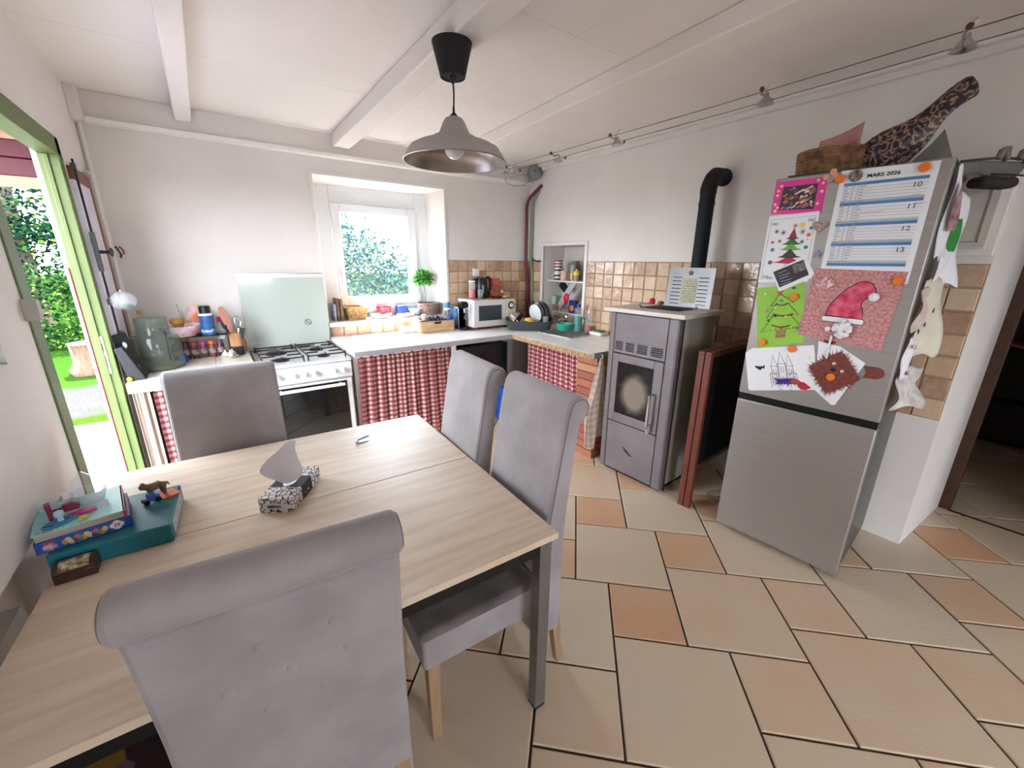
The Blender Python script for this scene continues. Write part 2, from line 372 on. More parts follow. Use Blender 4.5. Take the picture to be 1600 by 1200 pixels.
mb = MB(); mb.box(-.76, 6.3, -4.9, YO, ZC, ZC+.1)
for yy in (.35, 1.6, 2.85): mb.box(-.5, XR, yy-.0015, yy+.0015, ZC-.0008, ZC+.01)
for k_, xx in enumerate((.55, 1.5)): mb.box(xx-.001, xx+.001, -1.2, YB, ZC-.0008, ZC+.01)
struct('ceiling', mb, CEIL)
mb = MB()   # boxed cornice along the back wall
mb.box(XL, XR, YB-.05, YB, 2.362, ZC)
struct('trim_4', mb, WALL, 'boxed fascia along the back wall', bevel=.003)
mb = MB(); mb.box(XL, XR, YB-.075, YB, 2.334, 2.362)
struct('trim_12', mb, mat('lit_underside_white', 'f2eeea', .5, var=.01), 'narrow white ledge below the fascia, coloured brighter as a lit underside', bevel=.003)  # brighter white puts window light on the fascia underside into the colour
mb = MB(); mb.box(XR-.035, XR, -1.6, YB, 2.455, ZC); mb.box(XR-.075, XR, -1.6, YB, 2.487, ZC)
struct('trim_5', mb, WALL, 'stepped cornice along the right wall', bevel=.003)
mb = MB(); mb.box(XL, XL+.055, YB-.12, YB-.04, 2.33, ZC); struct('trim_6', mb, WALL, 'short boxed block at the left end of the fascia', bevel=.003)
for i, (x0, x1, xx0, xx1, zz) in enumerate(((-.012, .078, .0, .095, 2.42), (.968, 1.095, .925, 1.06, 2.41), (1.985, 2.13, 1.80, 1.965, 2.425))):
    mb = MB(); yb, yf = YB-.055, -.9
    t = (yf-yb)/(.8-yb); xa, xb = x0+(xx0-x0)*t, x1+(xx1-x1)*t
    mb.hexa([(xa, yf, zz), (xb, yf, zz), (x1, yb, zz), (x0, yb, zz), (xa, yf, ZC), (xb, yf, ZC), (x1, yb, ZC), (x0, yb, ZC)])
    struct('trim_%d' % (7+i), mb, CEIL, 'white painted ceiling beam', bevel=.008)

# window in the recess
win = thing('window_1', 'white framed casement window in the deep recess, bush outside', 'window'); win['kind'] = 'structure'
mb = MB()
for (x0, x1, z0, z1) in ((.84, .975, .99, 2.22), (1.775, 1.92, .99, 2.22), (.975, 1.775, 2.04, 2.22), (.975, 1.775, .99, 1.13)): mb.box(x0, x1, 4.13, 4.20, z0, z1)
build('window_frame', mb, PVC, win, bevel=.005)
mb = MB()
sx0, sx1, sz0, sz1 = .978, 1.772, 1.132, 2.038
for (x0, x1, z0, z1) in ((sx0, 1.05, sz0, sz1), (1.685, sx1, sz0, sz1), (1.05, 1.685, 1.965, sz1), (1.05, 1.685, sz0, 1.215)): mb.box(x0, x1, 4.105, 4.165, z0, z1)
sash = build('sash', mb, PVC, win, bevel=.007)
mb = MB(); mb.box(1.045, 1.69, 4.135, 4.141, 1.21, 1.97); build('pane', mb, glass('window_glass', (.97, .99, 1), .04), win)
mb = MB(); mb.box(1.004, 1.026, 4.088, 4.106, 1.40, 1.47); mb.box(1.008, 1.022, 4.072, 4.088, 1.33, 1.455); build('window_handle', mb, PLASTW, win, bevel=.003)
mb = MB(); mb.cyl((1.778, 4.10, 1.16), (1.778, 4.10, 1.23), .008); mb.cyl((1.778, 4.10, 1.93), (1.778, 4.10, 2.0), .008); build('hinge', mb, PLASTW, win)

# doorway in the left wall
dr = thing('door_1', 'green painted door frame of the open garden doorway', 'door frame'); dr['kind'] = 'structure'
mb = MB(); mb.box(-.57, -.494, 3.10, 3.17, -.02, 2.115); mb.box(-.55, -.53, 3.09, 3.10, -.02, 2.03); mb.box(-.57, -.494, 1.995, 3.17, 2.03, 2.115); jamb = build('jamb', mb, GREEN, dr, bevel=.003)
mb = MB(); mb.box(-.56, -.494, 2.01, 2.10, -.02, 2.03); build('jamb', mb, DGREEN, dr, bevel=.003)
mb = MB(); mb.box(-.60, -.56, 2.08, 2.125, -.02, 2.03); build('door_stop', mb, GREEN, dr, bevel=.002)
mb = MB(); mb.box(-.576, -.57, 3.096, 3.17, -.1, 1.5); build('outer_edge', mb, mat('bright_red_paint', 'b83444', .5), dr, bevel=.003)
mb = MB(); mb.box(-.545, -.520, 3.094, 3.100, .93, 1.14); pl = build('strike_plate', mb, PLASTW, dr, bevel=.006, seg=3)
pl['label'] = 'white strike plate'
mb = MB(); mb.box(-.539, -.527, 3.0925, 3.0945, 1.06, 1.10); mb.box(-.538, -.528, 3.0925, 3.0945, .97, 1.03); build('keyhole', mb, DRED, dr)
mb = MB(); mb.box(-.62, XL+.02, 2.1, 3.1, -.06, .006); build('threshold', mb, mat('stone_threshold', '9a938c', .7), dr, bevel=.004)

# narrow casement in the left wall beside the corner
w2 = thing('window_2', 'narrow brown casement with black bolt rod beside the doorway', 'window'); w2['kind'] = 'structure'
mb = MB(); mb.box(XL, XL+.028, 3.60, 3.70, .9, 2.03); build('window_board', mb, mat('pale_grey_wood', 'b3aaa3', .6), w2, bevel=.003)
mb = MB(); mb.box(XL, XL+.036, 3.70, 3.80, .88, 2.05); build('window_trim', mb, WHITE, w2, bevel=.003)
mb = MB(); mb.box(XL, XL+.03, 3.19, 3.60, 1.93, 2.0); mb.box(XL, XL+.03, 3.53, 3.60, .95, 1.93); mb.box(XL, XL+.03, 3.19, 3.60, .9, .97); build('window_frame', mb, BROWN, w2, bevel=.004)
mb = MB(); mb.box(XL, XL+.0275, 3.185, 3.535, .97, 1.935); build('pane', mb, mat('lilac_frosted_pane', 'e0d8ea', .4), w2)
mb = MB(); mb.cyl((XL+.038, 3.18, .92), (XL+.038, 3.18, 2.03), .005, n=8)
for z in (1.0, 1.3, 1.62, 1.98): mb.box(XL+.026, XL+.045, 3.168, 3.192, z, z+.03)
rod = build('bolt_rod', mb, IRON, w2)
mb = MB(); mb.box(XL+.028, XL+.046, 3.165, 3.20, 1.48, 1.68); mb.cyl((XL+.04, 3.185, 1.58), (XL+.085, 3.22, 1.58), .009, n=8); mb.sphere((XL+.09, 3.225, 1.58), .010, .016, .024, 10, 8)
build('knob', mb, IRON, rod)
mb = MB(); mb.box(XL-.0, XL+.008, 3.17, 3.185, -.0, 2.03); struct('trim_13', mb, WHITE, 'thin white edge strip beside the green door post')
mb = MB(); mb.tube([(XL+.02, YB-.025, 2.33), (XL+.02, YB-.025, 2.06)], .011, 8); struct('trim_10', mb, WHITE, 'white cable conduit in the left corner')

# jamb of the inner doorway
mb = MB(); mb.box(3.73, 3.79, .19, .30, -.0, 2.2); mb.box(3.73, 3.79, -.75, .30, 2.12, 2.2)
struct('door_2', mb, DBROWN, 'dark brown frame of the doorway to the next room', bevel=.006)
mb = MB(); mb.box(3.725, 3.745, -1.5, .20, -.002, .004); struct('trim_11', mb, DBROWN, 'threshold strip of the inner doorway')

# wall tiles (hand made squares)
TILEM = attr_mat('glazed_terracotta', [(0, 'd6bfa4'), (.35, 'cbab8c'), (.6, 'c3a28c'), (1, 'a98264')], .2, .4, 22, 22, .8)
GROUTM = mat('tile_grout', 'a88a70', .9)
def tiles(name, org, du, nu, nv, size, skip=None):
    """org = top left corner, du = horizontal unit vector, rows go down; the face normal is du x up"""
    du = Vector(du); nrm = du.cross(Vector((0, 0, 1))); mb = MB(); tn = []; r = random.Random(11)
    g = .003
    for j in range(nv):
        for i in range(nu):
            if skip and skip(i, j): continue
            jx, jz = r.uniform(-.0015, .0015), r.uniform(-.0015, .0015)
            o = Vector(org)+du*(i*size+jx)+Vector((0, 0, -(j+1)*size+jz)); s_ = size-2*g; o = o+du*g+Vector((0, 0, g))
            t = r.uniform(.05, .85); b = .004
            def P_(a, c, d): return o+du*a+Vector((0, 0, c))+nrm*d
            h = [r.uniform(.006, .009) for _ in range(4)]
            vs_ = [P_(0, 0, .0005), P_(s_, 0, .0005), P_(s_, s_, .0005), P_(0, s_, .0005), P_(b, b, h[0]), P_(s_-b, b, h[1]), P_(s_-b, s_-b, h[2]), P_(b, s_-b, h[3])]
            mb.q(vs_, [(4, 5, 6, 7), (0, 1, 5, 4), (1, 2, 6, 5), (2, 3, 7, 6), (3, 0, 4, 7)]); tn += [t]*5
    k = len(mb.f)
    W_, H_ = nu*size, nv*size
    if not skip:
        o = Vector(org); mb.q([o+nrm*.002, o+du*W_+nrm*.002, o+du*W_+nrm*.002-Vector((0, 0, H_)), o+nrm*.002-Vector((0, 0, H_))], [(0, 1, 2, 3)]); mb.m[-1] = 1; tn.append(.5)
    return mb, tn
TS = .1108
mb, tn = tiles('t', (1.985, YB, 1.562), (1, 0, 0), 9, 6, TS)
struct('tiles_back', mb, [TILEM, GROUTM], 'square terracotta splashback tiles on the back wall', tones=tn, smooth=False)
mb, tn = tiles('t', (.80, YB, .985), (1, 0, 0), 10, 1, .117)
struct('tiles_window', mb, [TILEM, GROUTM], 'single row of terracotta tiles under the window', tones=tn, smooth=False)
mb, tn = tiles('t', (XR, 2.91, 1.562), (0, -1, 0), 23, 7, TS*1.025)
struct('tiles_right', mb, [TILEM, GROUTM], 'square terracotta splashback tiles on the right wall', tones=tn, smooth=False)
mb, tn = tiles('t', (XR, YB, 1.562), (0, -1, 0), 2, 6, TS)
struct('tiles_corner', mb, [TILEM, GROUTM], 'terracotta tiles between corner and niche', tones=tn, smooth=False)
mb, tn = tiles('t', (XR, 3.6, 1.0), (0, -1, 0), 6, 1, TS)
struct('tiles_niche', mb, [TILEM, GROUTM], 'terracotta tiles under the niche', tones=tn, smooth=False)
mb = MB()   # carved spiral on a few tiles
def spiral(cx, cy, cz, d, nrm):
    mb.tube([Vector((cx, cy, cz))+Vector(nrm)*.009+Vector(d)*(cos(a)*a*.0026)+Vector((0, 0, sin(a)*a*.0026)) for a in [.6*k for k in range(1, 20)]], .0018, 5)
for yy, zz in ((2.91-TS*1.025*2.5, 1.562-TS*1.5), (2.91-TS*1.025*14.5, 1.562-TS*2.5), (2.91-TS*1.025*9.5, 1.562-TS*.5)): spiral(XR, yy, zz, (0, -1, 0), (-1, 0, 0))
for xx, zz in ((1.985+TS*4.5, 1.562-TS*.5), (1.985+TS*7.5, 1.562-TS*2.5)): spiral(xx, YB, zz, (1, 0, 0), (0, -1, 0))
struct('tiles_relief', mb, mat('relief_clay', '9a6c50', .4), 'raised spirals on five splashback tiles')

# ================================================================ TABLE
TZ = .739
tbl = thing('dining_table', 'pale maple extending dining table with grey metal legs', 'table', (.763, .792, 0), radians(-2.6))
TW, TD = 1.254, 1.216   # local: x from -TW to 0, y from 0 to TD
mb = MB(); mb.box(-TW, 0, 0, .6115, TZ-.022, TZ); mb.box(-TW, 0, .6145, TD, TZ-.022, TZ); build('tabletop', mb, TABLE, tbl, bevel=.0015)
mb = MB(); mb.box(-TW+.004, -.004, .610, .616, TZ-.020, TZ-.003); build('leaf_seam', mb, mat('seam_brown', '6a5646', .8), tbl)
mb = MB(); mb.box(-TW+.02, -.02, .02, .045, TZ-.075, TZ-.022); mb.box(-TW+.02, -.02, TD-.045, TD-.02, TZ-.075, TZ-.022); mb.box(-TW+.02, -TW+.045, .045, TD-.045, TZ-.075, TZ-.022); mb.box(-.045, -.02, .045, TD-.045, TZ-.075, TZ-.022)
build('apron', mb, BLACK, tbl)
for lx, ly in ((-.06, .012), (-TW+.015, .012), (-.06, TD-.06), (-TW+.015, TD-.06)):
    mb = MB(); mb.box(lx, lx+.045, ly, ly+.045, .012, TZ-.022); lg = build('leg', mb, GRAYLEG, tbl, bevel=.003)
    mb = MB(); mb.box(lx+.002, lx+.043, ly+.002, ly+.043, 0, .012); build('foot_cap', mb, BLACKM, lg)

# ================================================================ CHAIRS
def chair(label, loc, rot, top, buttons=False, hw=.2):
    """local: seat towards +y, front face of the backrest at y=0 at seat height"""
    t = thing('dining_chair', label, 'chair', loc, rot, 'upholstered dining chairs around the table')
    Z = lambda z: z if z < .47 else .47+(z-.47)*(top-.47)/(1.133-.47)
    pr = [(.0, .30), (.0, .45), (-.018, .60), (-.044, .76), (-.070, .92), (-.094, 1.06), (-.100, 1.085)]
    cy, cz, r = -.150, 1.085, .048
    for a in range(18, 253, 18): pr.append((cy+r*cos(radians(a)), cz+r*sin(radians(a))))
    pr += [(-.160, 1.028), (-.154, 1.0), (-.138, .88), (-.120, .71), (-.112, .55), (-.110, .20)]
    pr = [(a, Z(b)) for a, b in pr]
    mb = MB(); mb.prism(pr+[(0, .20)], lambda a, b, s: (s, a, b), -hw, hw)
    b_ = build('backrest', mb, VELVET, t, bevel=.012, seg=3)
    for sx in (-1, 1):
        mb = MB(); mb.tube([(sx*(hw+.0005), a-.010, b) for a, b in pr[1:6]]+[(sx*(hw+.0005), cy+(r-.010)*cos(radians(a)), Z(cz+(r-.010)*sin(radians(a)))) for a in range(20, 240, 20)], .0018, 5)
        build('piping', mb, VELVETD, b_)
    mb = MB(); mb.box(-hw, hw, -.02, .43, .33, .455); build('seat_skirt', mb, VELVET, t, bevel=.012, seg=3)
    mb = MB(); mb.box(-hw-.004, hw+.004, .002, .438, .44, .478); build('seat', mb, mat('seat_velvet', '776f6d', .85, var=.2, scale=9, bump=.12, bscale=120, sheen=.3, col2='5c5453'), t, bevel=.018, seg=4)
    for sx in (-1, 1):
        for yy, lean in ((.395, .0), (-.085, -.05)):
            mb = MB(); x = sx*(hw-.028); a, b = .021, .015
            mb.hexa([(x-b, yy-b+lean, 0), (x+b, yy-b+lean, 0), (x+b, yy+b+lean, 0), (x-b, yy+b+lean, 0), (x-a, yy-a, .335), (x+a, yy-a, .335), (x+a, yy+a, .335), (x-a, yy+a, .335)])
            build('leg', mb, OAKLEG, t, bevel=.002)
    if buttons:
        for (bx, bz) in ((-.045, .90), (.085, .895), (.0, .80), (.105, .795), (-.11, .80), (-.055, .70), (.05, .70)):
            mb = MB(); yy = -.138-(bz-.88)*.12
            mb.sphere((bx, yy-.001, Z(bz)), .0125, .004, .0125, 12, 8); build('button', mb, VELVET, t)
    return t
chair('grey velvet chair at the far end of the table facing the camera', (-.02, 2.055, 0), radians(180), 1.09, hw=.207)
chair('grey velvet scroll-back chair on the right, nearer the window', (.775, 1.56, 0), radians(85), 1.135)
chair('grey velvet scroll-back chair on the right, in front beside the table leg', (.785, 1.095, 0), radians(87), 1.13)
chair('grey buttoned chair in the foreground with its back to the camera', (.028, .885, 0), radians(-6.2), 1.065, True, .222)

# ================================================================ CEILING LAMP
lx, ly = .968, 1.775
lp = thing('pendant_lamp', 'grey metal dome pendant lamp with a black ceiling cup', 'lamp', (lx, ly, 2.41))
mb = MB(); mb.lathe([(.05, -.118), (.052, -.122), (.083, .0), (.08, 0)], n=32); mb.lathe([(.0, -.112), (.05, -.116)], n=32); build('ceiling_cup', mb, BLACKM, lp)
mb = MB(); mb.tube([(0, 0, -.11), (.003, 0, -.18), (0, 0, -.255)], .0035, 8); mb.lathe([(.014, -.112), (.012, -.13), (.005, -.145)], n=12); mb.lathe([(.004, -.225), (.0055, -.25), (.018, -.262), (.02, -.268)], n=12); build('cord', mb, BLACK, lp)
mb = MB(); pro = [(.02, -.266), (.036, -.272), (.046, -.285), (.064, -.325), (.072, -.335), (.100, -.348), (.108, -.360), (.160, -.372), (.192, -.388), (.208, -.410), (.224, -.440), (.226, -.440)]
mb.lathe(pro, n=48, caps=False); mb.mi = 1; mb.lathe([(r-.003, z-.002) for r, z in pro[:-1]]+[(.226, -.441)], n=48, caps=False)
build('lamp_shade', mb, [mat('concrete_grey_metal', 'aca4a2', .55, var=.03), mat('silver_inside', 'a39c9a', .3, metal=.9)], lp)
mb = MB(); mb.sphere((0, 0, -.385), .046, n=20, k=14); mb.lathe([(.02, -.345), (.022, -.30)], n=16); build('bulb', mb, mat('opal_bulb', 'e6e2e4', .15, coat=.6), lp)

# ================================================================ CABLE LIGHTS
wx = [2.452, 2.60]; wz = 2.40
for k_, x in enumerate(wx):
    mb = MB(); mb.tube([(x, -.8, wz), (x+.0, 1.5, wz-.006), (x-.02, YB-.07, wz+.005)], .0022, 6)
    tag(build('lighting_cable', mb, mat('copper_wire', '6d5c54', .4, metal=.6)), ('bare lighting wire under the ceiling, the one farther from the right wall', 'bare lighting wire under the ceiling, the one nearer the right wall')[k_], 'wire', 'pair of lighting wires')
sl = ['small cable spotlight nearest the camera, above the fridge corner', 'small cable spotlight above the stove pipe and fridge', 'small cable spotlight third along the wires from the camera', 'small cable spotlight fourth along the wires from the camera', 'small cable spotlight farthest along, by the round transformer']
for k_, (px, py) in enumerate(((1510, 55), (1198, 147), (963, 213), (871, 240), (797, 258))):
    p = at(px, py, x=(2.515, 2.525, 2.515, 2.515, 2.49)[k_])
    t = thing('cable_spotlight', sl[k_], 'spotlight', (2.525, p.y, wz), 0, 'cable spotlights'); t.scale = (1.35, 1.35, 1.35)
    mb = MB(); mb.tube([(-.07, -.015, 0), (-.04, 0, -.005), (0, .005, .0), (.04, 0, -.005), (.072, .015, 0)], .0045, 6); mb.tube([(-.02, 0, 0), (-.015, -.02, .03), (.01, -.01, .045), (.02, .02, .02)], .0025, 6); build('bracket', mb, CHROME, t)
    for sx in (-1, 1): mb = MB(); mb.sphere((sx*.072, sx*.015, 0), .009, n=10, k=8); build('clamp', mb, mat('dark_copper', '5a3b30', .4, metal=.5), t)
    mb = MB(); mb.lathe([(.008, .02), (.012, .005), (.03, -.018), (.031, -.02), (.0, -.012)], (0, 0, -.012), 18); build('reflector', mb, mat('glassy_reflector', 'c9c6c4', .12, metal=.8), t)
t = thing('transformer', 'round grey lighting transformer in the corner under the ceiling', 'transformer', (2.93, 3.66, 2.44))
mb = MB(); A_ = Matrix.Rotation(radians(90), 4, 'X') @ Matrix.Rotation(radians(0), 4, 'Y'); R_ = Matrix.Rotation(radians(-20), 4, 'Z') @ A_
mb.lathe([(.0, .052), (.045, .05), (.068, .04), (.074, .02), (.074, -.02)], n=28, T=R_); build('housing', mb, mat('grey_plastic', '8b8986', .35), t)
mb = MB()
for a in ((-.02, .01), (.035, .02)): mb.sphere(R_ @ Vector((a[0], a[1], .052)), .007, n=8, k=6)
build('screw', mb, BLACKM, t)
mb = MB(); mb.box(-.02, .077, .0, .06, -.03, .03, R_ @ Matrix.Identity(4)); build('mount', mb, mat('dark_grey_mount', '5a5755', .6), t)
mb = MB(); mb.tube([(2.50, 3.6, 2.40), (2.6, 3.64, 2.36), (2.72, 3.68, 2.39), (2.86, 3.65, 2.42)], .0022, 6); mb.tube([(2.50, 3.6, 2.40), (2.56, 3.66, 2.31), (2.68, 3.69, 2.29), (2.8, 3.69, 2.31), (2.88, 3.67, 2.37)], .0022, 6)
tag(build('power_lead', mb, mat('brown_wire', '6b5c4c', .5)), 'thin brown leads looping from the transformer to the wires', 'cable')

# pipes in the corner
def smoothpath(pts, k=4):
    P = [Vector(p) for p in pts]; out = []
    for i in range(len(P)-1):
        a, b, c, d = P[max(i-1, 0)], P[i], P[i+1], P[min(i+2, len(P)-1)]
        for j in range(k):
            t = j/k; out.append(.5*((2*b)+(c-a)*t+(2*a-5*b+4*c-d)*t*t+(3*b-c-3*a+d)*t**3))
    return out+[P[-1]]
def fillet(pts, r, n=6):
    P = [Vector(p) for p in pts]; out = [P[0]]
    for i in range(1, len(P)-1):
        a = P[i-1]-P[i]; b = P[i+1]-P[i]; q = min(r, a.length*.45, b.length*.45); a.normalize(); b.normalize(); s0 = P[i]+a*q; s1 = P[i]+b*q
        for k in range(n+1): t = k/n; out.append(s0*(1-t)**2+P[i]*2*t*(1-t)+s1*t*t)
    return out+[P[-1]]
y_ = 3.785
mb = MB(); mb.tube(fillet([(2.998, 3.62, 2.325), (2.93, y_, 2.19), (2.93, y_, 1.56), (2.965, y_, 1.36), (2.965, y_, .905)], .09), .0165, 10)
tag(build('wall_pipe', mb, DRED), 'dark red water pipe running down the corner', 'pipe', 'corner pipes')
mb = MB(); mb.tube(fillet([(2.998, 3.66, 2.27), (2.975, y_-.03, 2.17), (2.975, y_-.03, 1.56), (2.99, y_-.05, 1.36), (2.99, y_-.05, .905)], .08), .0145, 10)
tag(build('wall_pipe', mb, mat('sage_pipe', '7d9470', .45)), 'sage green water pipe beside the dark red one in the corner', 'pipe', 'corner pipes')
mb = MB(); mb.tube(smoothpath([(2.985, y_-.035, 1.60), (2.985, y_-.06, 1.575), (2.992, 3.66, 1.565), (2.996, 3.605, 1.565)]), .006, 8)
tag(build('cable_elbow', mb, BLACK), 'short black cable from the green pipe to the niche frame', 'cable')

# ================================================================ WORKTOPS
t = thing('worktop', 'white laminate worktop under the window', 'worktop', (.79, 3.07, 0))
mb = MB(); mb.box(0, XR-.79-.002, 0, YB-3.07-.009, CT-.04, CT); build('top', mb, LAM, t, bevel=.003)
mb = MB(); mb.box(.0, 1.44, -.004, .0, CT-.042, CT-.003); build('edge_band', mb, LAMEDGE, t)
mb = MB(); mb.box(.02, .055, .14, .76, 0, CT-.04); build('side_panel', mb, WHITE, t)
mb = MB(); mb.box(.86, .90, .10, .76, 0, CT-.04); build('side_panel', mb, WHITE, t, bevel=.002)
mb = MB(); mb.box(.055, 1.6, .60, .63, 0, CT-.05); build('back_panel', mb, mat('shadow_grey_panel', '4e4f4f', .3, var=.1), t)  # dark grey stands in for the shade of the void under the worktop
t = thing('worktop', 'white worktop with sink and bare chipboard edge along the right wall', 'worktop', (2.225, 2.055, 0))
SX0, SX1, SY0, SY1 = .32, .70, .56, .96    # sink hole, local
x1_, y1_ = XR-2.225-.011, 3.068-2.055
mb = MB(); mb.box(0, SX0, 0, y1_, CT-.04, CT); mb.box(SX1, x1_, 0, y1_, CT-.04, CT); mb.box(SX0, SX1, 0, SY0, CT-.04, CT); mb.box(SX0, SX1, SY1, y1_, CT-.04, CT); build('top', mb, LAM, t)
mb = MB(); mb.box(-.005, .0, .0, y1_, CT-.042, CT-.002); e_ = build('bare_edge', mb, CHIP, t); e_['label'] = 'chipped bare chipboard edge'
mb = MB(); mb.box(.03, x1_, -.005, 0, CT-.042, CT-.0); build('end_band', mb, ALU, t)
mb = MB(); mb.box(.19, .235, y1_-.06, y1_-.01, 0, CT-.04); build('post', mb, WHITE, t, bevel=.002)
t = thing('sink', 'inset stainless steel sink in the right worktop', 'sink', (2.225, 2.055, CT))
mb = MB(); g_ = .03
mb.mi = 0
for (a, b, c, d) in ((SX0-g_, SX0, SY0-g_, SY1+g_), (SX1, SX1+g_, SY0-g_, SY1+g_), (SX0, SX1, SY0-g_, SY0), (SX0, SX1, SY1, SY1+g_)): mb.box(a, b, c, d, .0002, .004)
SINKM = mat('sink_steel', 'd6d4d2', .22, metal=.65, var=.05)
build('rim', mb, SINKM, t)
mb = MB(); i_ = .03
mb.q([(SX0, SY0, .002), (SX1, SY0, .002), (SX1, SY1, .002), (SX0, SY1, .002), (SX0+i_, SY0+i_, -.15), (SX1-i_, SY0+i_, -.15), (SX1-i_, SY1-i_, -.15), (SX0+i_, SY1-i_, -.15)], [(0, 1, 5, 4), (1, 2, 6, 5), (2, 3, 7, 6), (3, 0, 4, 7), (4, 5, 6, 7)])
build('basin', mb, SINKM, t, solid=.002)
mb = MB(); mb.lathe([(.0, 0), (.035, 0), (.04, .004)], ((SX0+SX1)/2, (SY0+SY1)/2, -.149), 18); build('drain', mb, CHROME, t)
t = thing('tap', 'chrome mixer tap behind the sink', 'tap', (2.90, 3.055, CT))
mb = MB(); mb.lathe([(.028, .0), (.026, .01), (.022, .02), (.021, .10), (.024, .12), (.02, .135), (0, .138)], n=20); build('tap_body', mb, CHROME, t)
mb = MB(); mb.tube([(0, 0, .085), (-.05, -.01, .105), (-.11, -.02, .10), (-.135, -.025, .085)], [.011, .01, .01, .011], 10); build('spout', mb, CHROME, t)
mb = MB(); mb.box(-.045, .01, -.012, .012, .138, .148); build('lever', mb, CHROME, t, bevel=.003)
CL = .872
t = thing('worktop', 'white tiled worktop left of the cooker beside the doorway', 'worktop', (XL+.03, 3.04, 0))
mb = MB(); mb.box(0, .635, 0, YB-3.04-.003, CL-.06, CL-.004); build('top', mb, WHITE, t, bevel=.003)
mb = MB()
for i in range(3):
    for j in range(3): mb.box(.0+i*.212+.001, .209+i*.212, j*.266+.001, .262+j*.266, CL-.006, CL)
build('tile_surface', mb, mat('ivory_tiles', 'e0d6c8', .25, var=.04), t, bevel=.0015)
mb = MB(); mb.box(.61, .635, .1, .78, 0, CL-.06); build('side_panel', mb, WHITE, t)
mb = MB(); mb.box(.0, .61, .7, .72, 0, CL-.06); build('back_panel', mb, mat('shadow_grey_panel', '4e4f4f'), t)  # same dark grey, under-counter shade put into the panel colour

# brick pillar
t = thing('brick_pillar', 'orange brick pillar holding up the end of the sink worktop', 'pillar', (2.318, 2.075, 0))
mb = MB(); tn = []; r_ = random.Random(5)
for k_ in range(13):
    z0 = k_*.0655+.002
    segs = [(0, .125, 0, .22)]
    for a, b, c, d in segs:
        mb.box(a+.001, b-.001, c+.001, d-.001, z0, z0+.057); tn += [r_.uniform(.1, .9)]*6
BR = attr_mat('orange_brick', [(0, 'b98a62'), (.5, 'a4664a'), (1, '864636')], .85, .5, 60, 30, .3)
build('bricks', mb, BR, t, tones=tn, bevel=.003, smooth=False)
mb = MB(); mb.box(.006, .119, .006, .214, 0, CT-.045); build('mortar', mb, mat('dark_mortar', '5b4a3e', .9), t)
mb = MB(); mb.box(.126, .68, .03, .21, 0, CT-.045); build('inner_wall', mb, mat('brown_block', '6b4630', .8), t)

# curtains under the worktops
GING = check_mat('red_gingham', 'ccb2a4', '965357', '64222b', .040, .35)
def curtain(name, label, p0, p1, ztop, zbot, m, folds, amp, flare=0, group='gingham curtains under the worktops', stuff=1.6, cat='curtain', seed=0, ruffle=.02):
    t = thing(name, label, cat, (p0[0], p0[1], 0), 0, group)
    d = Vector((p1[0]-p0[0], p1[1]-p0[1], 0)); L = d.length; d.normalize(); n = Vector((d.y, -d.x, 0)); r = random.Random(seed)
    ph = [r.uniform(0, 6) for _ in range(4)]
    def fn(a, b):
        z = ztop+(zbot-ztop)*b
        s = a*L + flare*(a-.5)*2*b
        w_ = amp*(sin(2*pi*folds*a+ph[0]+.6*sin(7*a+ph[1]))*(.5+.6*b)+.35*sin(2*pi*folds*2.3*a+ph[2])*(1-b))
        return d*s+n*(w_)+Vector((0, 0, z))
    mb = MB(); mb.grid(int(folds*14), 24, fn, lambda a, b: (a*L*stuff, b*(ztop-zbot))); build('cloth', mb, m, t, solid=.002)
    mb = MB(); mb.cyl(Vector((0, 0, ztop-.006))-d*.015, Vector((0, 0, ztop-.006))+d*(L+.015), .005, n=8); build('curtain_rod', mb, PLASTW, t)
    return t
curtain('curtain', 'wide red gingham curtain right of the cooker', (.845, 3.185), (1.62, 3.185), .835, .06, GING, 9, .011, .03, seed=1, stuff=1.0)
curtain('curtain', 'red gingham curtain under the sink worktop', (2.40, 3.03), (2.335, 2.31), .845, .08, GING, 8, .012, .05, seed=2, stuff=1.0)
curtain('curtain', 'narrow red gingham curtain left of the cooker behind the far chair', (-.375, 3.12), (.12, 3.13), .80, .04, GING, 6, .010, seed=3, stuff=1.0)
LINEN = mat('beige_linen', 'a8968a', .9, var=.08, scale=5)
curtain('curtain', 'plain beige curtain beside the doorway under the left worktop', (-.462, 3.10), (-.385, 3.10), .81, .03, LINEN, 2, .014, seed=4, group=None)
mb = MB()
def tw(a, b):
    wd = .012+.10*min(1, b*1.6)+.010*sin(9*b); z = .86-.68*b
    return (2.325-.055*b+(a-.5)*2*wd+.010*sin(b*8), 2.050-.006+.016*sin(a*14+b*5)*(.3+b)-.016*b, z-.05*b*sin(a*5))
mb.grid(26, 24, tw, lambda a, b: (a*.30, b*.68))
t = thing('tea_towel', 'crumpled beige tea towel hanging from a hook on the brick pillar', 'towel', (0, 0, 0))
build('cloth', mb, check_mat('pale_check', 'd2c2b6', 'c4b0a4', 'b49c90', .05, .5), t, solid=.004)
mb = MB(); mb.tube([(2.325, 2.049, .885), (2.325, 2.035, .88), (2.325, 2.03, .865), (2.325, 2.036, .855)], .004, 8); build('hook', mb, PLASTW, t)
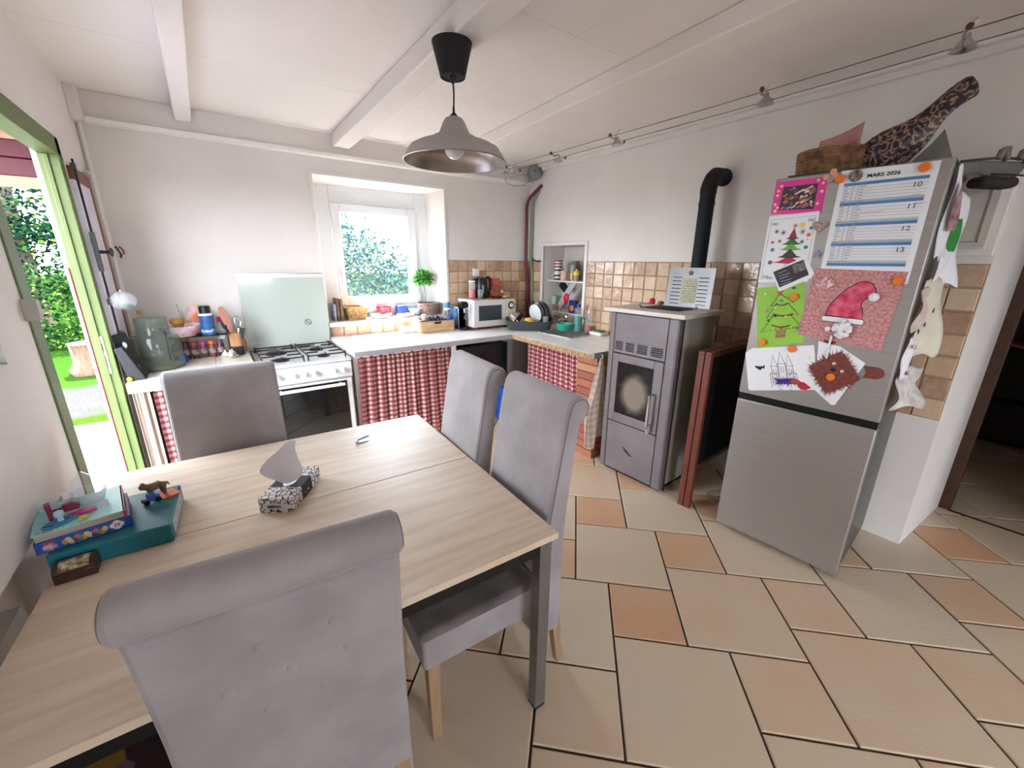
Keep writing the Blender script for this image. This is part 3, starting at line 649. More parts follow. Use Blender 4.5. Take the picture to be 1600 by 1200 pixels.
# ---- dark recess contents
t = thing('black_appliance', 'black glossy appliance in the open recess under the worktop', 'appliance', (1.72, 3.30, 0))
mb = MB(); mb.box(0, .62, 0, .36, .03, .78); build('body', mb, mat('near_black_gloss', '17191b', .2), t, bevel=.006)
mb = MB(); mb.tube(smoothpath([(.33, -.01, .66), (.40, -.015, .60), (.44, -.02, .45), (.46, -.03, .25)]), .004, 6); mb.lathe([(.022, 0), (.02, .012), (0, .014)], (.33, 0, .66), 14, T=Matrix.Rotation(radians(90), 4, 'X')); build('power_cable', mb, BLACKM, t)
p = at(786, 640, z=.0)
mb = MB(); mb.box(-.12, .12, -.02, .14, 0, .36, RZ(-.1)); tag(build('shopping_bag', mb, mat('blue_bag', '1d4fa0', .45, var=.15), loc=(2.28, 3.12, 0), bevel=.02, seg=3), 'blue carrier bag on the floor under the corner worktop', 'bag')
mb = MB(); mb.sphere((0, 0, 0), .03, .03, .027); tag(build('orange_fruit', mb, pm('c4762e', .5), loc=(2.285, 3.17, .386)), 'small orange fruit on top of the blue bag', 'fruit')

# ================================================================ COOKER
t = thing('gas_cooker', 'white gas cooker with four burners and black oven door', 'cooker', (.185, 3.175, 0))
CW, CD, CZ = .600, .63, .85
mb = MB(); mb.box(0, CW, .012, CD, .05, CZ-.03); mb.box(.03, CW-.03, .06, CD, 0, .05); build('body', mb, ENAMEL, t, bevel=.003)
mb = MB(); mb.box(-.003, CW+.003, -.005, CD, CZ-.03, CZ-.012); mb.box(-.003, CW+.003, -.005, .015, CZ-.012, CZ-.006); mb.box(-.003, .012, .015, CD, CZ-.012, CZ-.006); mb.box(CW-.012, CW+.003, .015, CD, CZ-.012, CZ-.006); build('hob_top', mb, ENAMEL, t, bevel=.004)
mb = MB(); mb.hexa([(0, -.012, .70), (CW, -.012, .70), (CW, .02, .70), (0, .02, .70), (0, -.002, CZ-.033), (CW, -.002, CZ-.033), (CW, .02, CZ-.033), (0, .02, CZ-.033)]); build('control_panel', mb, ENAMEL, t, bevel=.004)
for kx in (.10, .27, .335, .47, .53, .20):
    mb = MB(); A_ = Matrix.Rotation(radians(94), 4, 'X'); mb.lathe([(.021, 0), (.021, .006), (.0165, .01), (.015, .028), (0, .03)], (kx, -.007, .755), 20, T=A_); mb.box(kx-.003, kx+.003, -.042, -.01, .742, .769); build('knob', mb, PLASTW, t)
mb = MB(); mb.box(.012, CW-.012, -.018, .012, .16, .69); od = build('oven_door', mb, ENAMEL, t, bevel=.004)
mb = MB(); mb.box(.05, CW-.05, -.021, -.017, .20, .675); build('door_glass', mb, BLACKG, od, bevel=.002)
mb = MB(); mb.box(.07, CW-.07, -.06, -.047, .645, .668); mb.box(.09, .11, -.05, -.018, .648, .665); mb.box(CW-.11, CW-.09, -.05, -.018, .648, .665); build('door_handle', mb, PLASTW, od, bevel=.005)
mb = MB(); mb.box(.012, CW-.012, -.012, .012, .055, .15); build('drawer', mb, ENAMEL, t, bevel=.004)
for bx, by, br in ((.155, .17, .042), (.155, .45, .062), (.445, .17, .034), (.445, .45, .044)):
    mb = MB(); mb.lathe([(br+.012, 0), (br+.010, .006), (br, .008), (br, .016), (br-.004, .019), (0, .02)], (bx, by, CZ-.014), 24); build('burner', mb, mat('burner_black', '2a2728', .5, metal=.3), t)
for x0 in (.025, .315):
    mb = MB(); x1 = x0+.26; z = CZ+.026; r = .005
    mb.tube(smoothpath([(x0, .04, z-.035), (x0, .05, z-.006), (x0, .08, z), (x0, .54, z), (x0, .57, z-.006), (x0, .58, z-.035)], 3), r, 6)
    mb.tube(smoothpath([(x1, .04, z-.035), (x1, .05, z-.006), (x1, .08, z), (x1, .54, z), (x1, .57, z-.006), (x1, .58, z-.035)], 3), r, 6)
    for yy in (.06, .31, .56): mb.tube([(x0, yy, z-.003), (x1, yy, z-.003)], r, 6)
    for yy in (.17, .45):
        mb.tube([(x0, yy, z), (x0+.09, yy, z)], r, 6); mb.tube([(x1, yy, z), (x1-.09, yy, z)], r, 6)
    for yy in (.08, .36, .24, .52):
        pass
    for yy, s_ in ((.17, 1), (.45, 1)): mb.tube([((x0+x1)/2, yy-.11, z), ((x0+x1)/2, yy-.05, z)], r, 6); mb.tube([((x0+x1)/2, yy+.11, z), ((x0+x1)/2, yy+.05, z)], r, 6)
    build('pan_support', mb, IRON, t)
mb = MB(); mb.box(-.01, CW-.005, .612, .618, CZ+.005, CZ+.585); ld = build('glass_lid', mb, LIDGL, t, bevel=.002)
ld['label'] = 'raised frosted pale green glass lid'
mb = MB(); mb.box(-.012, CW-.003, .604, .622, CZ+.565, CZ+.59); mb.mi = 1; mb.box(-.012, CW-.003, .602, .62, CZ+.588, CZ+.597); build('lid_rail', mb, [PLASTW, STEEL], ld)
mb = MB(); mb.box(.02, .13, .60, .635, CZ-.01, CZ+.018); mb.box(.46, .58, .60, .635, CZ-.01, CZ+.018); build('hinge_block', mb, PLASTW, t, bevel=.004)
mb = MB(); lc = Vector((.44, .609, CZ+.20))
mb.tube([lc+Vector((.024*cos(a), 0, .024*sin(a))) for a in [2*pi*k/24 for k in range(24)]], .0018, 6, closed=True)
mb.tube([lc+Vector((-.016, 0, .017)), lc+Vector((.016, 0, -.017))], .0016, 6); mb.tube([lc+Vector((-.012, 0, -.004)), lc+Vector((.006, 0, -.004)), lc+Vector((.014, 0, .002))], .0012, 6)
build('warning_mark', mb, mat('dark_print', '3a3f40', .6), ld)

# ================================================================ STOVE
t = thing('pellet_stove', 'tall grey pellet stove with glazed fire door and pale top', 'stove', (2.293, 1.958, 0), math.atan2(-.532, .025))
SW, SD = .532, .45
mb = MB(); mb.box(.03, SW-.03, .03, SD, .0, 1.222); build('body', mb, BLACKM, t)
mb = MB(); mb.box(.0, .046, -.004, .05, .02, 1.222); build('front_column', mb, STOVE, t, bevel=.012, seg=3)
mb = MB(); mb.box(SW-.074, SW, -.004, .05, .02, 1.222); build('front_column', mb, STOVE, t, bevel=.012, seg=3)
mb = MB(); mb.box(SW-.02, SW+.001, .046, .062, .02, 1.222); build('corner_strip', mb, mat('dark_olive_strip', '34342e', .5), t)
mb = MB(); mb.box(SW-.03, SW+.0, .064, SD, .05, 1.215); sp_ = build('side_panel', mb, STOVEC, t, bevel=.003)
mb = MB(); mb.box(.0, .03, .055, SD, .05, 1.215); build('side_panel', mb, STOVEC, t, bevel=.003)
mb = MB()
mb.tube([(SW+.001, .25+a*.05, .975+.012*sin(a*6)+(.004 if a > 0 else 0)) for a in (-1, -.5, 0, .5, 1)], .0018, 6)
mb.tube([(SW+.001, .25+.035+a*.05, .965+.012*sin(a*6)) for a in (-1, -.5, 0, .5, 1)], .0018, 6); mb.box(SW-.001, SW+.0008, .06, SD-.005, .815, .818); build('emblem', mb, mat('side_emboss', '8f8a80', .5), sp_)
# front panels with real slots
mb = MB(); z_s = [.95, 1.02]
xs = [.05, .064, .124, .144, .219, .243, .323, .347, .437, .456]
# upper panel assembled from strips round the four vent groups
mb.box(.05, .456, .0, .03, 1.022, 1.212); mb.box(.05, .456, .0, .03, .938, .952)
mb.box(.05, .06, .0, .03, .952, 1.022)
gr = [(.060, .124), (.148, .218), (.243, .323), (.348, .440)]
edges_ = [.124, .148, .218, .243, .323, .348, .440, .456]
for a, b in zip(edges_[0::2], edges_[1::2]): mb.box(a, b, 0, .03, .952, 1.022)
for a, b in gr:
    for k_ in range(6): zz = .953+k_*.0125; mb.box(a, b, 0, .012, zz-.001, zz+.0040)
build('upper_panel', mb, STOVE, t)
mb = MB(); gz0, gz1, gx0, gx1 = .487, .872, .098, .39
mb.box(.05, gx0, -.004, .03, .420, .930); mb.box(gx1, .456, -.004, .03, .420, .930); mb.box(gx0, gx1, -.004, .03, .420, gz0); mb.box(gx0, gx1, -.004, .03, gz1, .930)
fd = build('fire_door', mb, STOVE, t, bevel=.003)
m_ = mat('sooty_glass', '1c1513', .3)
m_.node_tree.nodes['Principled BSDF'].inputs['Specular IOR Level'].default_value = .2
# soot pattern: pale burnt-clean oval in dark soot
n_ = m_.node_tree; b_ = n_.nodes['Principled BSDF']; tc_ = n_.nodes.new('ShaderNodeTexCoord'); mp_ = n_.nodes.new('ShaderNodeMapping'); gr_ = n_.nodes.new('ShaderNodeTexGradient'); gr_.gradient_type = 'QUADRATIC_SPHERE'
mp_.inputs['Location'].default_value = (-.25/.145*1.0, 0, -.655/.185*1.0); mp_.inputs['Scale'].default_value = (1/.145, .001, 1/.185)
n_.links.new(tc_.outputs['Object'], mp_.inputs[0]); nn_ = n_.nodes.new('ShaderNodeTexNoise'); nn_.inputs['Scale'].default_value = 18; n_.links.new(tc_.outputs['Object'], nn_.inputs['Vector'])
n_.links.new(mp_.outputs[0], gr_.inputs[0]); ma_ = n_.nodes.new('ShaderNodeMath'); ma_.operation = 'MULTIPLY_ADD'; ma_.inputs[1].default_value = .12; n_.links.new(nn_.outputs[0], ma_.inputs[0]); n_.links.new(gr_.outputs[0], ma_.inputs[2])
cr_ = n_.nodes.new('ShaderNodeValToRGB'); cr_.color_ramp.elements[0].position = .07; cr_.color_ramp.elements[0].color = (*hx('150f0e'), 1); cr_.color_ramp.elements[1].position = .28; cr_.color_ramp.elements[1].color = (*hx('7d7264'), 1)
n_.links.new(ma_.outputs[0], cr_.inputs[0]); n_.links.new(cr_.outputs[0], b_.inputs['Base Color'])
mb = MB(); mb.box(gx0, gx1, .006, .012, gz0, gz1); build('door_glass', mb, m_, fd)
mb = MB(); mb.tube(smoothpath([(.405, -.002, .70), (.405, -.035, .70), (.405, -.045, .68), (.405, -.045, .50), (.405, -.035, .485), (.405, -.002, .485)], 3), .009, 10); build('door_handle', mb, CHROME, fd)
mb = MB(); mb.box(.05, .456, .0, .03, .03, .412); lpn = build('lower_panel', mb, STOVE, t, bevel=.003)
mb = MB()
for o_, s_ in ((0, 1), (.028, -1)):
    mb.tube([(.225+o_+a*.030, -.001, .222-.45*o_-.020*sin(a*1.7+.3)) for a in (-1, -.6, -.2, .2, .6, 1, 1.4)], [.0005, .003, .0045, .005, .0045, .003, .0005], 6)
build('emblem', mb, BLACKM, lpn)
mb = MB(); mb.box(-.04, SW+.045, -.035, SD+.03, 1.223, 1.252); build('stove_top', mb, SLAB, t, bevel=.006, seg=3)
mb = MB(); mb.box(.15, .44, .12, .36, 1.2521, 1.256); build('hopper_rim', mb, BLACKM, t, bevel=.002)
mb = MB(); mb.tube(smoothpath([(.16, .13, 1.256), (.16, .10, 1.275), (.18, .10, 1.285), (.21, .13, 1.285)], 3), .005, 8); mb.tube(smoothpath([(.46, .28, 1.256), (.475, .28, 1.275), (.49, .26, 1.26)], 3), .005, 8); build('hopper_handle', mb, CHROME, t)
# hopper lid plate with slots, standing up
mb = MB(); T_ = TR(.17, .40, 1.254, 0, radians(-4))
PW, PH = .335, .27
xa = [0, .035, .105, .23, .30, PW]
mb.box(xa[0], xa[1], 0, .006, 0, PH, T_); mb.box(xa[2], xa[3], 0, .006, 0, PH, T_); mb.box(xa[4], xa[5], 0, .006, 0, PH, T_)
for a, b in ((xa[1], xa[2]), (xa[3], xa[4])):
    mb.box(a, b, 0, .006, 0, .02, T_)
    for k_ in range(8): mb.box(a, b, 0, .006, .025+k_*.026, .045+k_*.026, T_)
    mb.box(a, b, 0, .006, .228, PH, T_)
lidp = build('hopper_lid', mb, mat('pale_grey_metal', '8d8c8e', .4, metal=.4), t); lidp['label'] = 'raised slotted pale grey lid plate'
mb = MB(); mb.box(.01, PW-.01, .010, .014, .01, PH-.01, T_); build('slot_backing', mb, BLACKM, lidp)  # black sheet added behind the slots so they read dark
mb = MB(); mb.box(.112, .222, -.002, .0, .03, .20, T_); build('sticker', mb, mat('yellowed_label', 'ccc4a8', .6, var=.15, scale=60), lidp)
mb = MB()
for k_ in range(9): mb.box(.118, .216, -.003, -.002, .042+k_*.017, .0445+k_*.017, T_)
mb.lathe([(.0, 0), (.016, 0), (.016, .003)], T_ @ Vector((.165, -.002, .235)), 14, T=Matrix.Rotation(radians(90), 4, 'X')); build('print_line', mb, mat('label_print', '6d675a', .7), lidp)
# flue
fp = thing('flue_pipe', 'black stove pipe rising behind the stove into the wall', 'pipe', (2.82, 1.655, 0))
mb = MB(); mb.cyl((0, 0, .9), (0, 0, 2.02), .049, n=28); mb.lathe([(.052, 0), (.052, .02)], (0, 0, 1.93), 28); build('pipe', mb, BLACKM, fp)
mb = MB(); mb.tube([(0, 0, 2.0), (0, 0, 2.035), (.012, 0, 2.065), (.035, 0, 2.10), (.06, .0, 2.118), (.09, 0, 2.12), (.186, .0, 2.12)], .052, 24); mb.tube([(.15, 0, 2.12), (.17, 0, 2.12)], .056, 24); build('elbow', mb, BLACKM, fp)

# folding blackboard between stove and fridge
t = thing('folded_blackboard', 'folded double blackboard in reddish wood frames between stove and fridge', 'blackboard', (2.325, 1.205, 0), radians(4))
for k_, yo in ((0, 0), (1, .042)):
    mb = MB(); mb.box(0, .035, yo, yo+.036, 0, 1.05); mb.box(.59, .625, yo, yo+.036, .25, 1.05); mb.box(.035, .59, yo, yo+.036, 1.015, 1.05); mb.box(.035, .59, yo+.005, yo+.03, .27, .30)
    fr_ = build('frame', mb, MAHOG, t, bevel=.003)
    mb = MB(); mb.box(.035, .59, yo+.010, yo+.022, .30, 1.015); build('board', mb, mat('black_slate', '0b0b0c', .7), fr_)
    mb = MB(); 
    for z in (.28, 1.03): mb.sphere((-.001, yo+.018, z), .004, n=8, k=6)
    build('screw', mb, BLACKM, fr_)
mb = MB(); rr_ = .11
for z, r in ((.01, .11), (.02, .10)): mb.tube([(r*cos(a), r*sin(a), z) for a in [2*pi*k/24 for k in range(24)]], .002, 5, closed=True)
for a in range(6): mb.tube([(.10*cos(a), .10*sin(a), .01), (.02*cos(a), .02*sin(a), .03), (.02*cos(a), .02*sin(a), .22)], .002, 5)
tag(build('wire_stand', mb, CHROME, loc=(2.62, 1.12, 0)), 'small chrome wire stand on the floor beside the fridge', 'wire stand')

# ================================================================ FRIDGE
FA = math.atan2(-.603, .046)
fr = thing('fridge_freezer', 'tall brushed grey fridge freezer covered with drawings', 'fridge', (2.302, 1.011, 0), FA)
FW, FD_, FH = .603, .62, 1.945
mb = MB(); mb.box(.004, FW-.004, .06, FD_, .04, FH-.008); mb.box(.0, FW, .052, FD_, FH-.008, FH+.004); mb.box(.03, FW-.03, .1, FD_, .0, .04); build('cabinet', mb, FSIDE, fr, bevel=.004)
mb = MB(); mb.box(0, FW, .0, .052, .868, FH); build('door', mb, FRIDGE, fr, bevel=.006, seg=3)
mb = MB(); mb.box(0, FW, .0, .052, .03, .832); build('freezer_door', mb, FRIDGE, fr, bevel=.006, seg=3)
mb = MB(); mb.box(.003, FW-.003, .006, .056, .832, .868); mb.box(FW-.07, FW-.02, .002, .008, .862, .869); build('grip_strip', mb, BLACK, fr)

# things flat on the fridge front: local x = s, z up, -y outward
def fshape(name, pts, m, lay, parent=None, label=None, cat=None, group=None, thick=.0006, z3=None):
    mb = MB(); y0 = -.0004-lay*.0008
    mb.prism(pts, lambda a, b, t_: (a, t_, b), y0-thick, y0)
    if parent is None:
        o = build(name, mb, m, loc=(2.302, 1.011, 0), rot=FA, smooth=False); tag(o, label, cat, group)
    else: o = build(name, mb, m, parent, smooth=False)
    return o
def circ(cx, cz, r, n=18, rz=None): rz = rz or r; return [(cx+r*cos(2*pi*k/n), cz+rz*sin(2*pi*k/n)) for k in range(n)]
def lines(name, segs, m, lay, parent, w_=.0012):
    mb = MB(); y = -.0006-lay*.0008
    for s in segs: mb.tube([(a, y, b) for a, b in s], w_, 4)
    return build(name, mb, m, parent, smooth=False)
def sheet(name, label, pts, m, lay, cat='drawing', group='papers on the fridge front'):
    t_ = thing(name, label, cat, (2.302, 1.011, 0), FA, group); fshape('paper', pts, m, lay, t_); return t_
INK = mat('black_ink', '15151a', .7)
# pink photo card
s = sheet('photo_card', 'bright pink card with yellow stars around a colourful picture, top left of the fridge', [(.004, 1.933), (.211, 1.928), (.213, 1.777), (.004, 1.787)], pm('e0359a'), 0, 'card')
fshape('picture', [(.04, 1.905), (.178, 1.905), (.18, 1.797), (.034, 1.803)], pm('3c3238'), 1, s)
rr = random.Random(2)
mb = MB()
cols_ = ['c65a4a', 'd98a5c', 'cfc8c8', '4a5e9a', '2e4a38', 'a03a40', '74606a', 'e0d0c0']; mm = [pm(c) for c in cols_]
for k_ in range(60):
    mb.mi = rr.randrange(8); cx, cz = rr.uniform(.045, .172), rr.uniform(1.808, 1.899); a = .5 if mb.mi < 3 else rr.uniform(0, 3); l = rr.uniform(.006, .02) if mb.mi > 2 else rr.uniform(.015, .03); w_ = rr.uniform(.002, .005)
    d = (cos(a)*l/2, sin(a)*l/2); n_2 = (-sin(a)*w_, cos(a)*w_)
    pp = [(cx-d[0]-n_2[0], cz-d[1]-n_2[1]), (cx+d[0]-n_2[0], cz+d[1]-n_2[1]), (cx+d[0]+n_2[0], cz+d[1]+n_2[1]), (cx-d[0]+n_2[0], cz-d[1]+n_2[1])]
    pp = [(min(max(a_, .042), .176), min(max(b_2, 1.805), 1.902)) for a_, b_2 in pp]
    mb.prism(pp, lambda a_, b_2, t_: (a_, t_, b_2), -.0026-k_*.00001, -.0019)
build('picture_shapes', mb, mm, s, smooth=False)
def star(cx, cz, r, a0=.3): return [(cx+(r if k % 2 == 0 else r*.45)*cos(a0+pi*k/5), cz+(r if k % 2 == 0 else r*.45)*sin(a0+pi*k/5)) for k in range(10)]
for cx, cz in ((.02, 1.89), (.019, 1.87), (.03, 1.91), (.197, 1.905), (.198, 1.87), (.19, 1.82), (.176, 1.918), (.015, 1.83), (.02, 1.80), (.028, 1.815)): fshape('star', star(cx, cz, .009), pm('f0d890'), 1, s)
# christmas drawing
s = sheet('tree_drawing', 'white sheet with a small red and green Christmas tree and snowflakes', [(.0, 1.778), (.206, 1.787), (.216, 1.473), (.0, 1.462)], PAPER, 0)
lines('border', [[(.012, 1.76), (.195, 1.768), (.203, 1.49), (.012, 1.478), (.012, 1.76)]], mat('grey_ink', '8a8a98', .7), 1, s, .0006)
cx = .118
tri = lambda z0, z1, w_, m: fshape('tree_tier', [(cx-w_, z0), (cx-w_*.6, z0+.006), (cx, z1), (cx+w_*.6, z0+.006), (cx+w_, z0), (cx, z0-.006)], m, 1, s)
tri(1.67, 1.72, .028, pm('8c2c34')); tri(1.645, 1.675, .042, pm('2f6a3c')); tri(1.62, 1.65, .048, pm('6ca83c')); tri(1.585, 1.625, .052, pm('3e3234')); tri(1.56, 1.59, .068, pm('b0243c'))
fshape('star', star(cx+.002, 1.728, .012), pm('b08050'), 2, s)
sg = []
for (fx, fz, r) in ((.045, 1.705, .011), (.075, 1.70, .013), (.155, 1.70, .014), (.185, 1.715, .009), (.065, 1.66, .008), (.16, 1.655, .01)):
    for k_ in range(4): a = k_*pi/4; sg.append([(fx-r*cos(a), fz-r*sin(a)), (fx+r*cos(a), fz+r*sin(a))])
for fx, fz in ((.03, 1.74), (.18, 1.75), (.03, 1.49), (.05, 1.485)): sg.append([(fx+.012*cos(a), fz+.007*sin(a*2)) for a in [k*.7 for k in range(10)]])
lines('ink_lines', sg, INK, 1, s, .0009)
for fx, fz, r, c in ((.035, 1.655, .007, 'c04a40'), (.182, 1.685, .009, 'd9643c'), (.04, 1.62, .009, '3a78b8'), (.18, 1.63, .009, '3f8a5c'), (.04, 1.56, .01, '5a5a70'), (.15, 1.73, .012, 'e6cf6a'), (.11, 1.545, .007, '58a0c8'), (.18, 1.665, .004, 'e0b030')): fshape('spot', circ(fx, fz, r, 10), pm(c), 1, s)
# black and white card
s = sheet('printed_card', 'tilted black printed card with white border and small picture', [(.053, 1.518), (.188, 1.588), (.236, 1.513), (.228, 1.490), (.105, 1.420)], PAPER, 2, 'card')
fshape('print', [(.062, 1.514), (.182, 1.574), (.216, 1.505), (.104, 1.440)], pm('26272b'), 3, s)
fshape('picture', [(.14, 1.545), (.184, 1.566), (.203, 1.531), (.157, 1.509)], pm('8c8280', var=.4, scale=120), 4, s)
sg = [[(.085+k*.006, 1.507-k*.013), (.12+k*.006+.01*(k % 2), 1.524-k*.013)] for k in range(5)]; lines('print_line', sg, PAPER, 4, s, .0007)
# calendar
s = sheet('calendar', 'large white wall calendar with blue bars headed MARS 2026', [(.257, 1.944), (.566, 1.938), (.568, 1.478), (.540, 1.476), (.257, 1.500)], PAPER, 0, 'calendar')
text('heading', 'MARS 2026', .0195, INK, s, (.402, -.0018, 1.912), (radians(90), 0, 0), True, sx=1.15)
BLUE = pm('4f7fb8'); GREYB = pm('a9b4c0')
for k_, zc in enumerate((1.888, 1.808, 1.724, 1.641, 1.556)):
    mb = MB(); mb.box(.276, .545, -.0022, -.0012, zc-.009, zc+.003); build('blue_bar', mb, BLUE, s, smooth=False)
    if k_: mb = MB(); mb.box(.276, .545, -.0022, -.0012, zc+.003, zc+.013); build('grey_bar', mb, GREYB, s, smooth=False)
    if k_ < 4: text('week_number', str(10+k_), .027, mat('grey_number', '4c4c52', .7), s, (.515, -.0018, zc-.028), (radians(90), 0, 0), sx=1.15)
mb = MB(); rr = random.Random(8)
for k_, zc in enumerate((1.888, 1.808, 1.724, 1.641)):
    for j in range(1, 6): z = zc-.009-j*.0118; mb.box(.276, .545, -.0018, -.0012, z-.0005, z+.0005)
    for j in range(0, 7):
        z = zc-.009-j*.0118+.006
        mb.box(.28, .28+rr.uniform(.012, .02), -.0024, -.0012, z-.0015, z+.0015); mb.box(.308, .313, -.0024, -.0012, z-.0018, z+.0018); mb.box(.333, .333+rr.uniform(.012, .022), -.0024, -.0012, z-.0013, z+.0013)
mb.box(.327, .3285, -.002, -.0012, 1.55, 1.885)
build('ruled_line', mb, mat('grey_rule', '8b8b90', .7), s, smooth=False)
lines('red_handwriting', [[(.35+k*.006, 1.766+.002*(k % 2)) for k in range(14)], [(.505+k*.004, 1.822+.001*(k % 2)) for k in range(8)], [(.52+k*.004, 1.79+.0015*(k % 2)) for k in range(9)], [(.475+k*.005, 1.652+.0018*(k % 2)) for k in range(13)]], pm('d8708a'), 1, s, .0008)
# green tree
s = sheet('tree_collage', 'lime green sheet with an outlined Christmas tree and pompoms', [(-.0, 1.436), (.205, 1.462), (.255, 1.188), (.055, 1.120)][0:0] or [(.0, 1.432), (.204, 1.464), (.257, 1.187), (.054, 1.121)], pm('8cbf3a'), 0)
T2 = lambda a, b: (.128+a*.95+b*-.17*-.0+(b-1.3)*-.12, b+(a)*.22)   # the sheet hangs slightly rotated
outl = [(-.004, 1.41), (-.045, 1.355), (-.018, 1.362), (-.06, 1.30), (-.028, 1.308), (-.085, 1.225), (-.01, 1.235), (-.012, 1.20), (.03, 1.20), (.03, 1.235), (.10, 1.235), (.05, 1.30), (.085, 1.297), (.035, 1.36), (.06, 1.36), (-.004, 1.41)]
lines('ink_outline', [[T2(*p_) for p_ in outl]], INK, 1, s, .0013)
fshape('star', [T2(a, b) for a, b in star(-.003, 1.418, .02)], pm('b04a50'), 1, s)
fshape('trunk', [T2(*p_) for p_ in ((-.01, 1.232), (.03, 1.232), (.032, 1.19), (-.014, 1.19))], pm('9a7448'), 1, s)
for a0, b0, a1, b1 in ((-.02, 1.365, .035, 1.36), (-.03, 1.315, .06, 1.305), (-.035, 1.26, .05, 1.25)): lines('garland', [[T2(a0+(a1-a0)*k/6, b0+(b1-b0)*k/6-.01*sin(pi*k/6)) for k in range(7)]], pm('7a4a34'), 1, s, .0032)
for a, b, c in ((.005, 1.376, '4aa0b0'), (-.06, 1.335, 'e070a0'), (-.02, 1.345, 'e8e0d8'), (.01, 1.328, 'e8d040'), (-.02, 1.305, '2c3a6a'), (.075, 1.30, 'f080a8'), (-.05, 1.285, '30803a'), (.03, 1.295, 'd8d860'), (-.025, 1.238, 'e8d040'), (.055, 1.24, 'e8d040'), (.08, 1.235, '40a0a0'), (-.07, 1.42, 'e0e0e0'), (.055, 1.43, '2c4a6a'), (.01, 1.24, 'a05030')):
    mb = MB(); q_ = T2(a, b); mb.sphere((q_[0], -.004, q_[1]), .0062, n=10, k=8); build('pompom', mb, pm(c, .9), s)
# pink patterned paper with red hat
PINKP = mat('pink_pattern_paper', 'c9908e', .7, scale=90, col2='a8686a')
s = sheet('hat_painting', 'pink patterned sheet with a painted red hat and white pompom', [(.236, 1.535), (.560, 1.527), (.543, 1.192), (.218, 1.222)], PINKP, 1)
rr = random.Random(4); mb = MB()
for i in range(18):
    for j in range(18):
        x = .235+i*.0178+(j % 2)*.009; z = 1.215+j*.0178
        if x < .54 and z < 1.52: mb.box(x, x+.004, -.0021, -.0016, z, z+.0016)
build('dash_pattern', mb, pm('ecd8c8'), s, smooth=False)
hat = [(.315, 1.325), (.322, 1.37), (.345, 1.41), (.375, 1.45), (.41, 1.478), (.435, 1.484), (.46, 1.472), (.474, 1.45), (.478, 1.425), (.455, 1.418), (.438, 1.40), (.436, 1.38), (.448, 1.35), (.452, 1.318)]
fshape('hat', hat, mat('red_poster_paint', 'b3183e', .6, scale=30, col2='d8617c'), 2, s)
lines('ink_outline', [hat+[hat[0]]], INK, 2, s, .0018)
brim = [(.300, 1.312), (.31, 1.322), (.455, 1.318), (.462, 1.306), (.455, 1.294), (.31, 1.298)]
fshape('hat_brim', brim, PAPER, 3, s); lines('ink_outline', [brim+[brim[0]]], INK, 3, s, .0014)
mb = MB(); mb.sphere((.474, -.012, 1.418), .019, .012, .019); build('hat_pompom', mb, mat('cotton_white', 'e8e4e4', .95), s)
mb = MB(); rr = random.Random(1)
for k_ in range(26): mb.sphere((.384+rr.gauss(0, .018), -.016+rr.uniform(-.006, .004), 1.268+rr.gauss(0, .017)), rr.uniform(.009, .016), n=10, k=8)
for k_ in range(6): mb.sphere((.358+rr.uniform(-.004, .004), -.010, 1.225-k_*.018), .005, .004, .012, n=8, k=6)
o_ = build('cotton_wool', mb, mat('cotton_white', 'e8e4e4', .95), s); o_['label'] = 'tuft of white cotton wool under the hat'
# castle drawing
s = sheet('castle_drawing', 'white sheet with an ink castle, a bat and purple scribble', [(.0, 1.088), (.030, 1.12), (.298, 1.178), (.352, .965), (.060, .889), (.048, .893)], PAPER, 0)
U = lambda a, b: (.015+a*.97+(1-b)*-.0+.06*(1-b), .9+b*.19+a*.22)   # sheet coordinates: a 0..0.28 across, b 0..1 up
sg = []
def tower(a, w_, b0, b1, roof): sg.append([U(a, b0), U(a, b1), U(a+w_/2, roof), U(a+w_, b1), U(a+w_, b0)]); sg.append([U(a-.005, b1), U(a+w_+.005, b1)]); sg.append([U(a+w_*.3, b1-.22), U(a+w_*.3, b1-.08), U(a+w_*.7, b1-.08), U(a+w_*.7, b1-.22), U(a+w_*.3, b1-.22)])
tower(.10, .028, .1, .62, .92); tower(.132, .032, .08, .68, 1.0); tower(.168, .028, .1, .62, .92); tower(.09, .03, .05, .42, .48); tower(.178, .03, .05, .42, .48)
sg += [[U(.138, .08), U(.138, .3), U(.15, .36), U(.16, .3), U(.16, .08)], [U(.12, -.02), U(.13, .04), U(.14, -.02)], [U(.17, .02), U(.18, -.04)]]
lines('ink_lines', sg, INK, 1, s, .0008)
rr = random.Random(9); lines('purple_scribble', [[U(.15+.045*sin(k*1.9+rr.uniform(-.4, .4)), .22+.09*cos(k*2.7+rr.uniform(-.5, .5))) for k in range(60)]], pm('5a3aa0'), 2, s, .0011)
bat = [(.022, .62), (.03, .66), (.038, .62), (.045, .65), (.048, .60), (.052, .65), (.06, .62), (.07, .68), (.068, .56), (.058, .58), (.046, .52), (.035, .56)]
fshape('bat', [U(*p_) for p_ in bat], INK, 1, s)
fshape('yellow_mark', [U(*p_) for p_ in ((.27, .9), (.275, .82), (.268, .75), (.28, .82))], pm('e6dc80'), 1, s)
fshape('red_patch', [U(*p_) for p_ in ((.205, .12), (.212, .22), (.235, .20), (.262, .06), (.235, .0), (.215, .02))], pm('b82430'), 1, s)
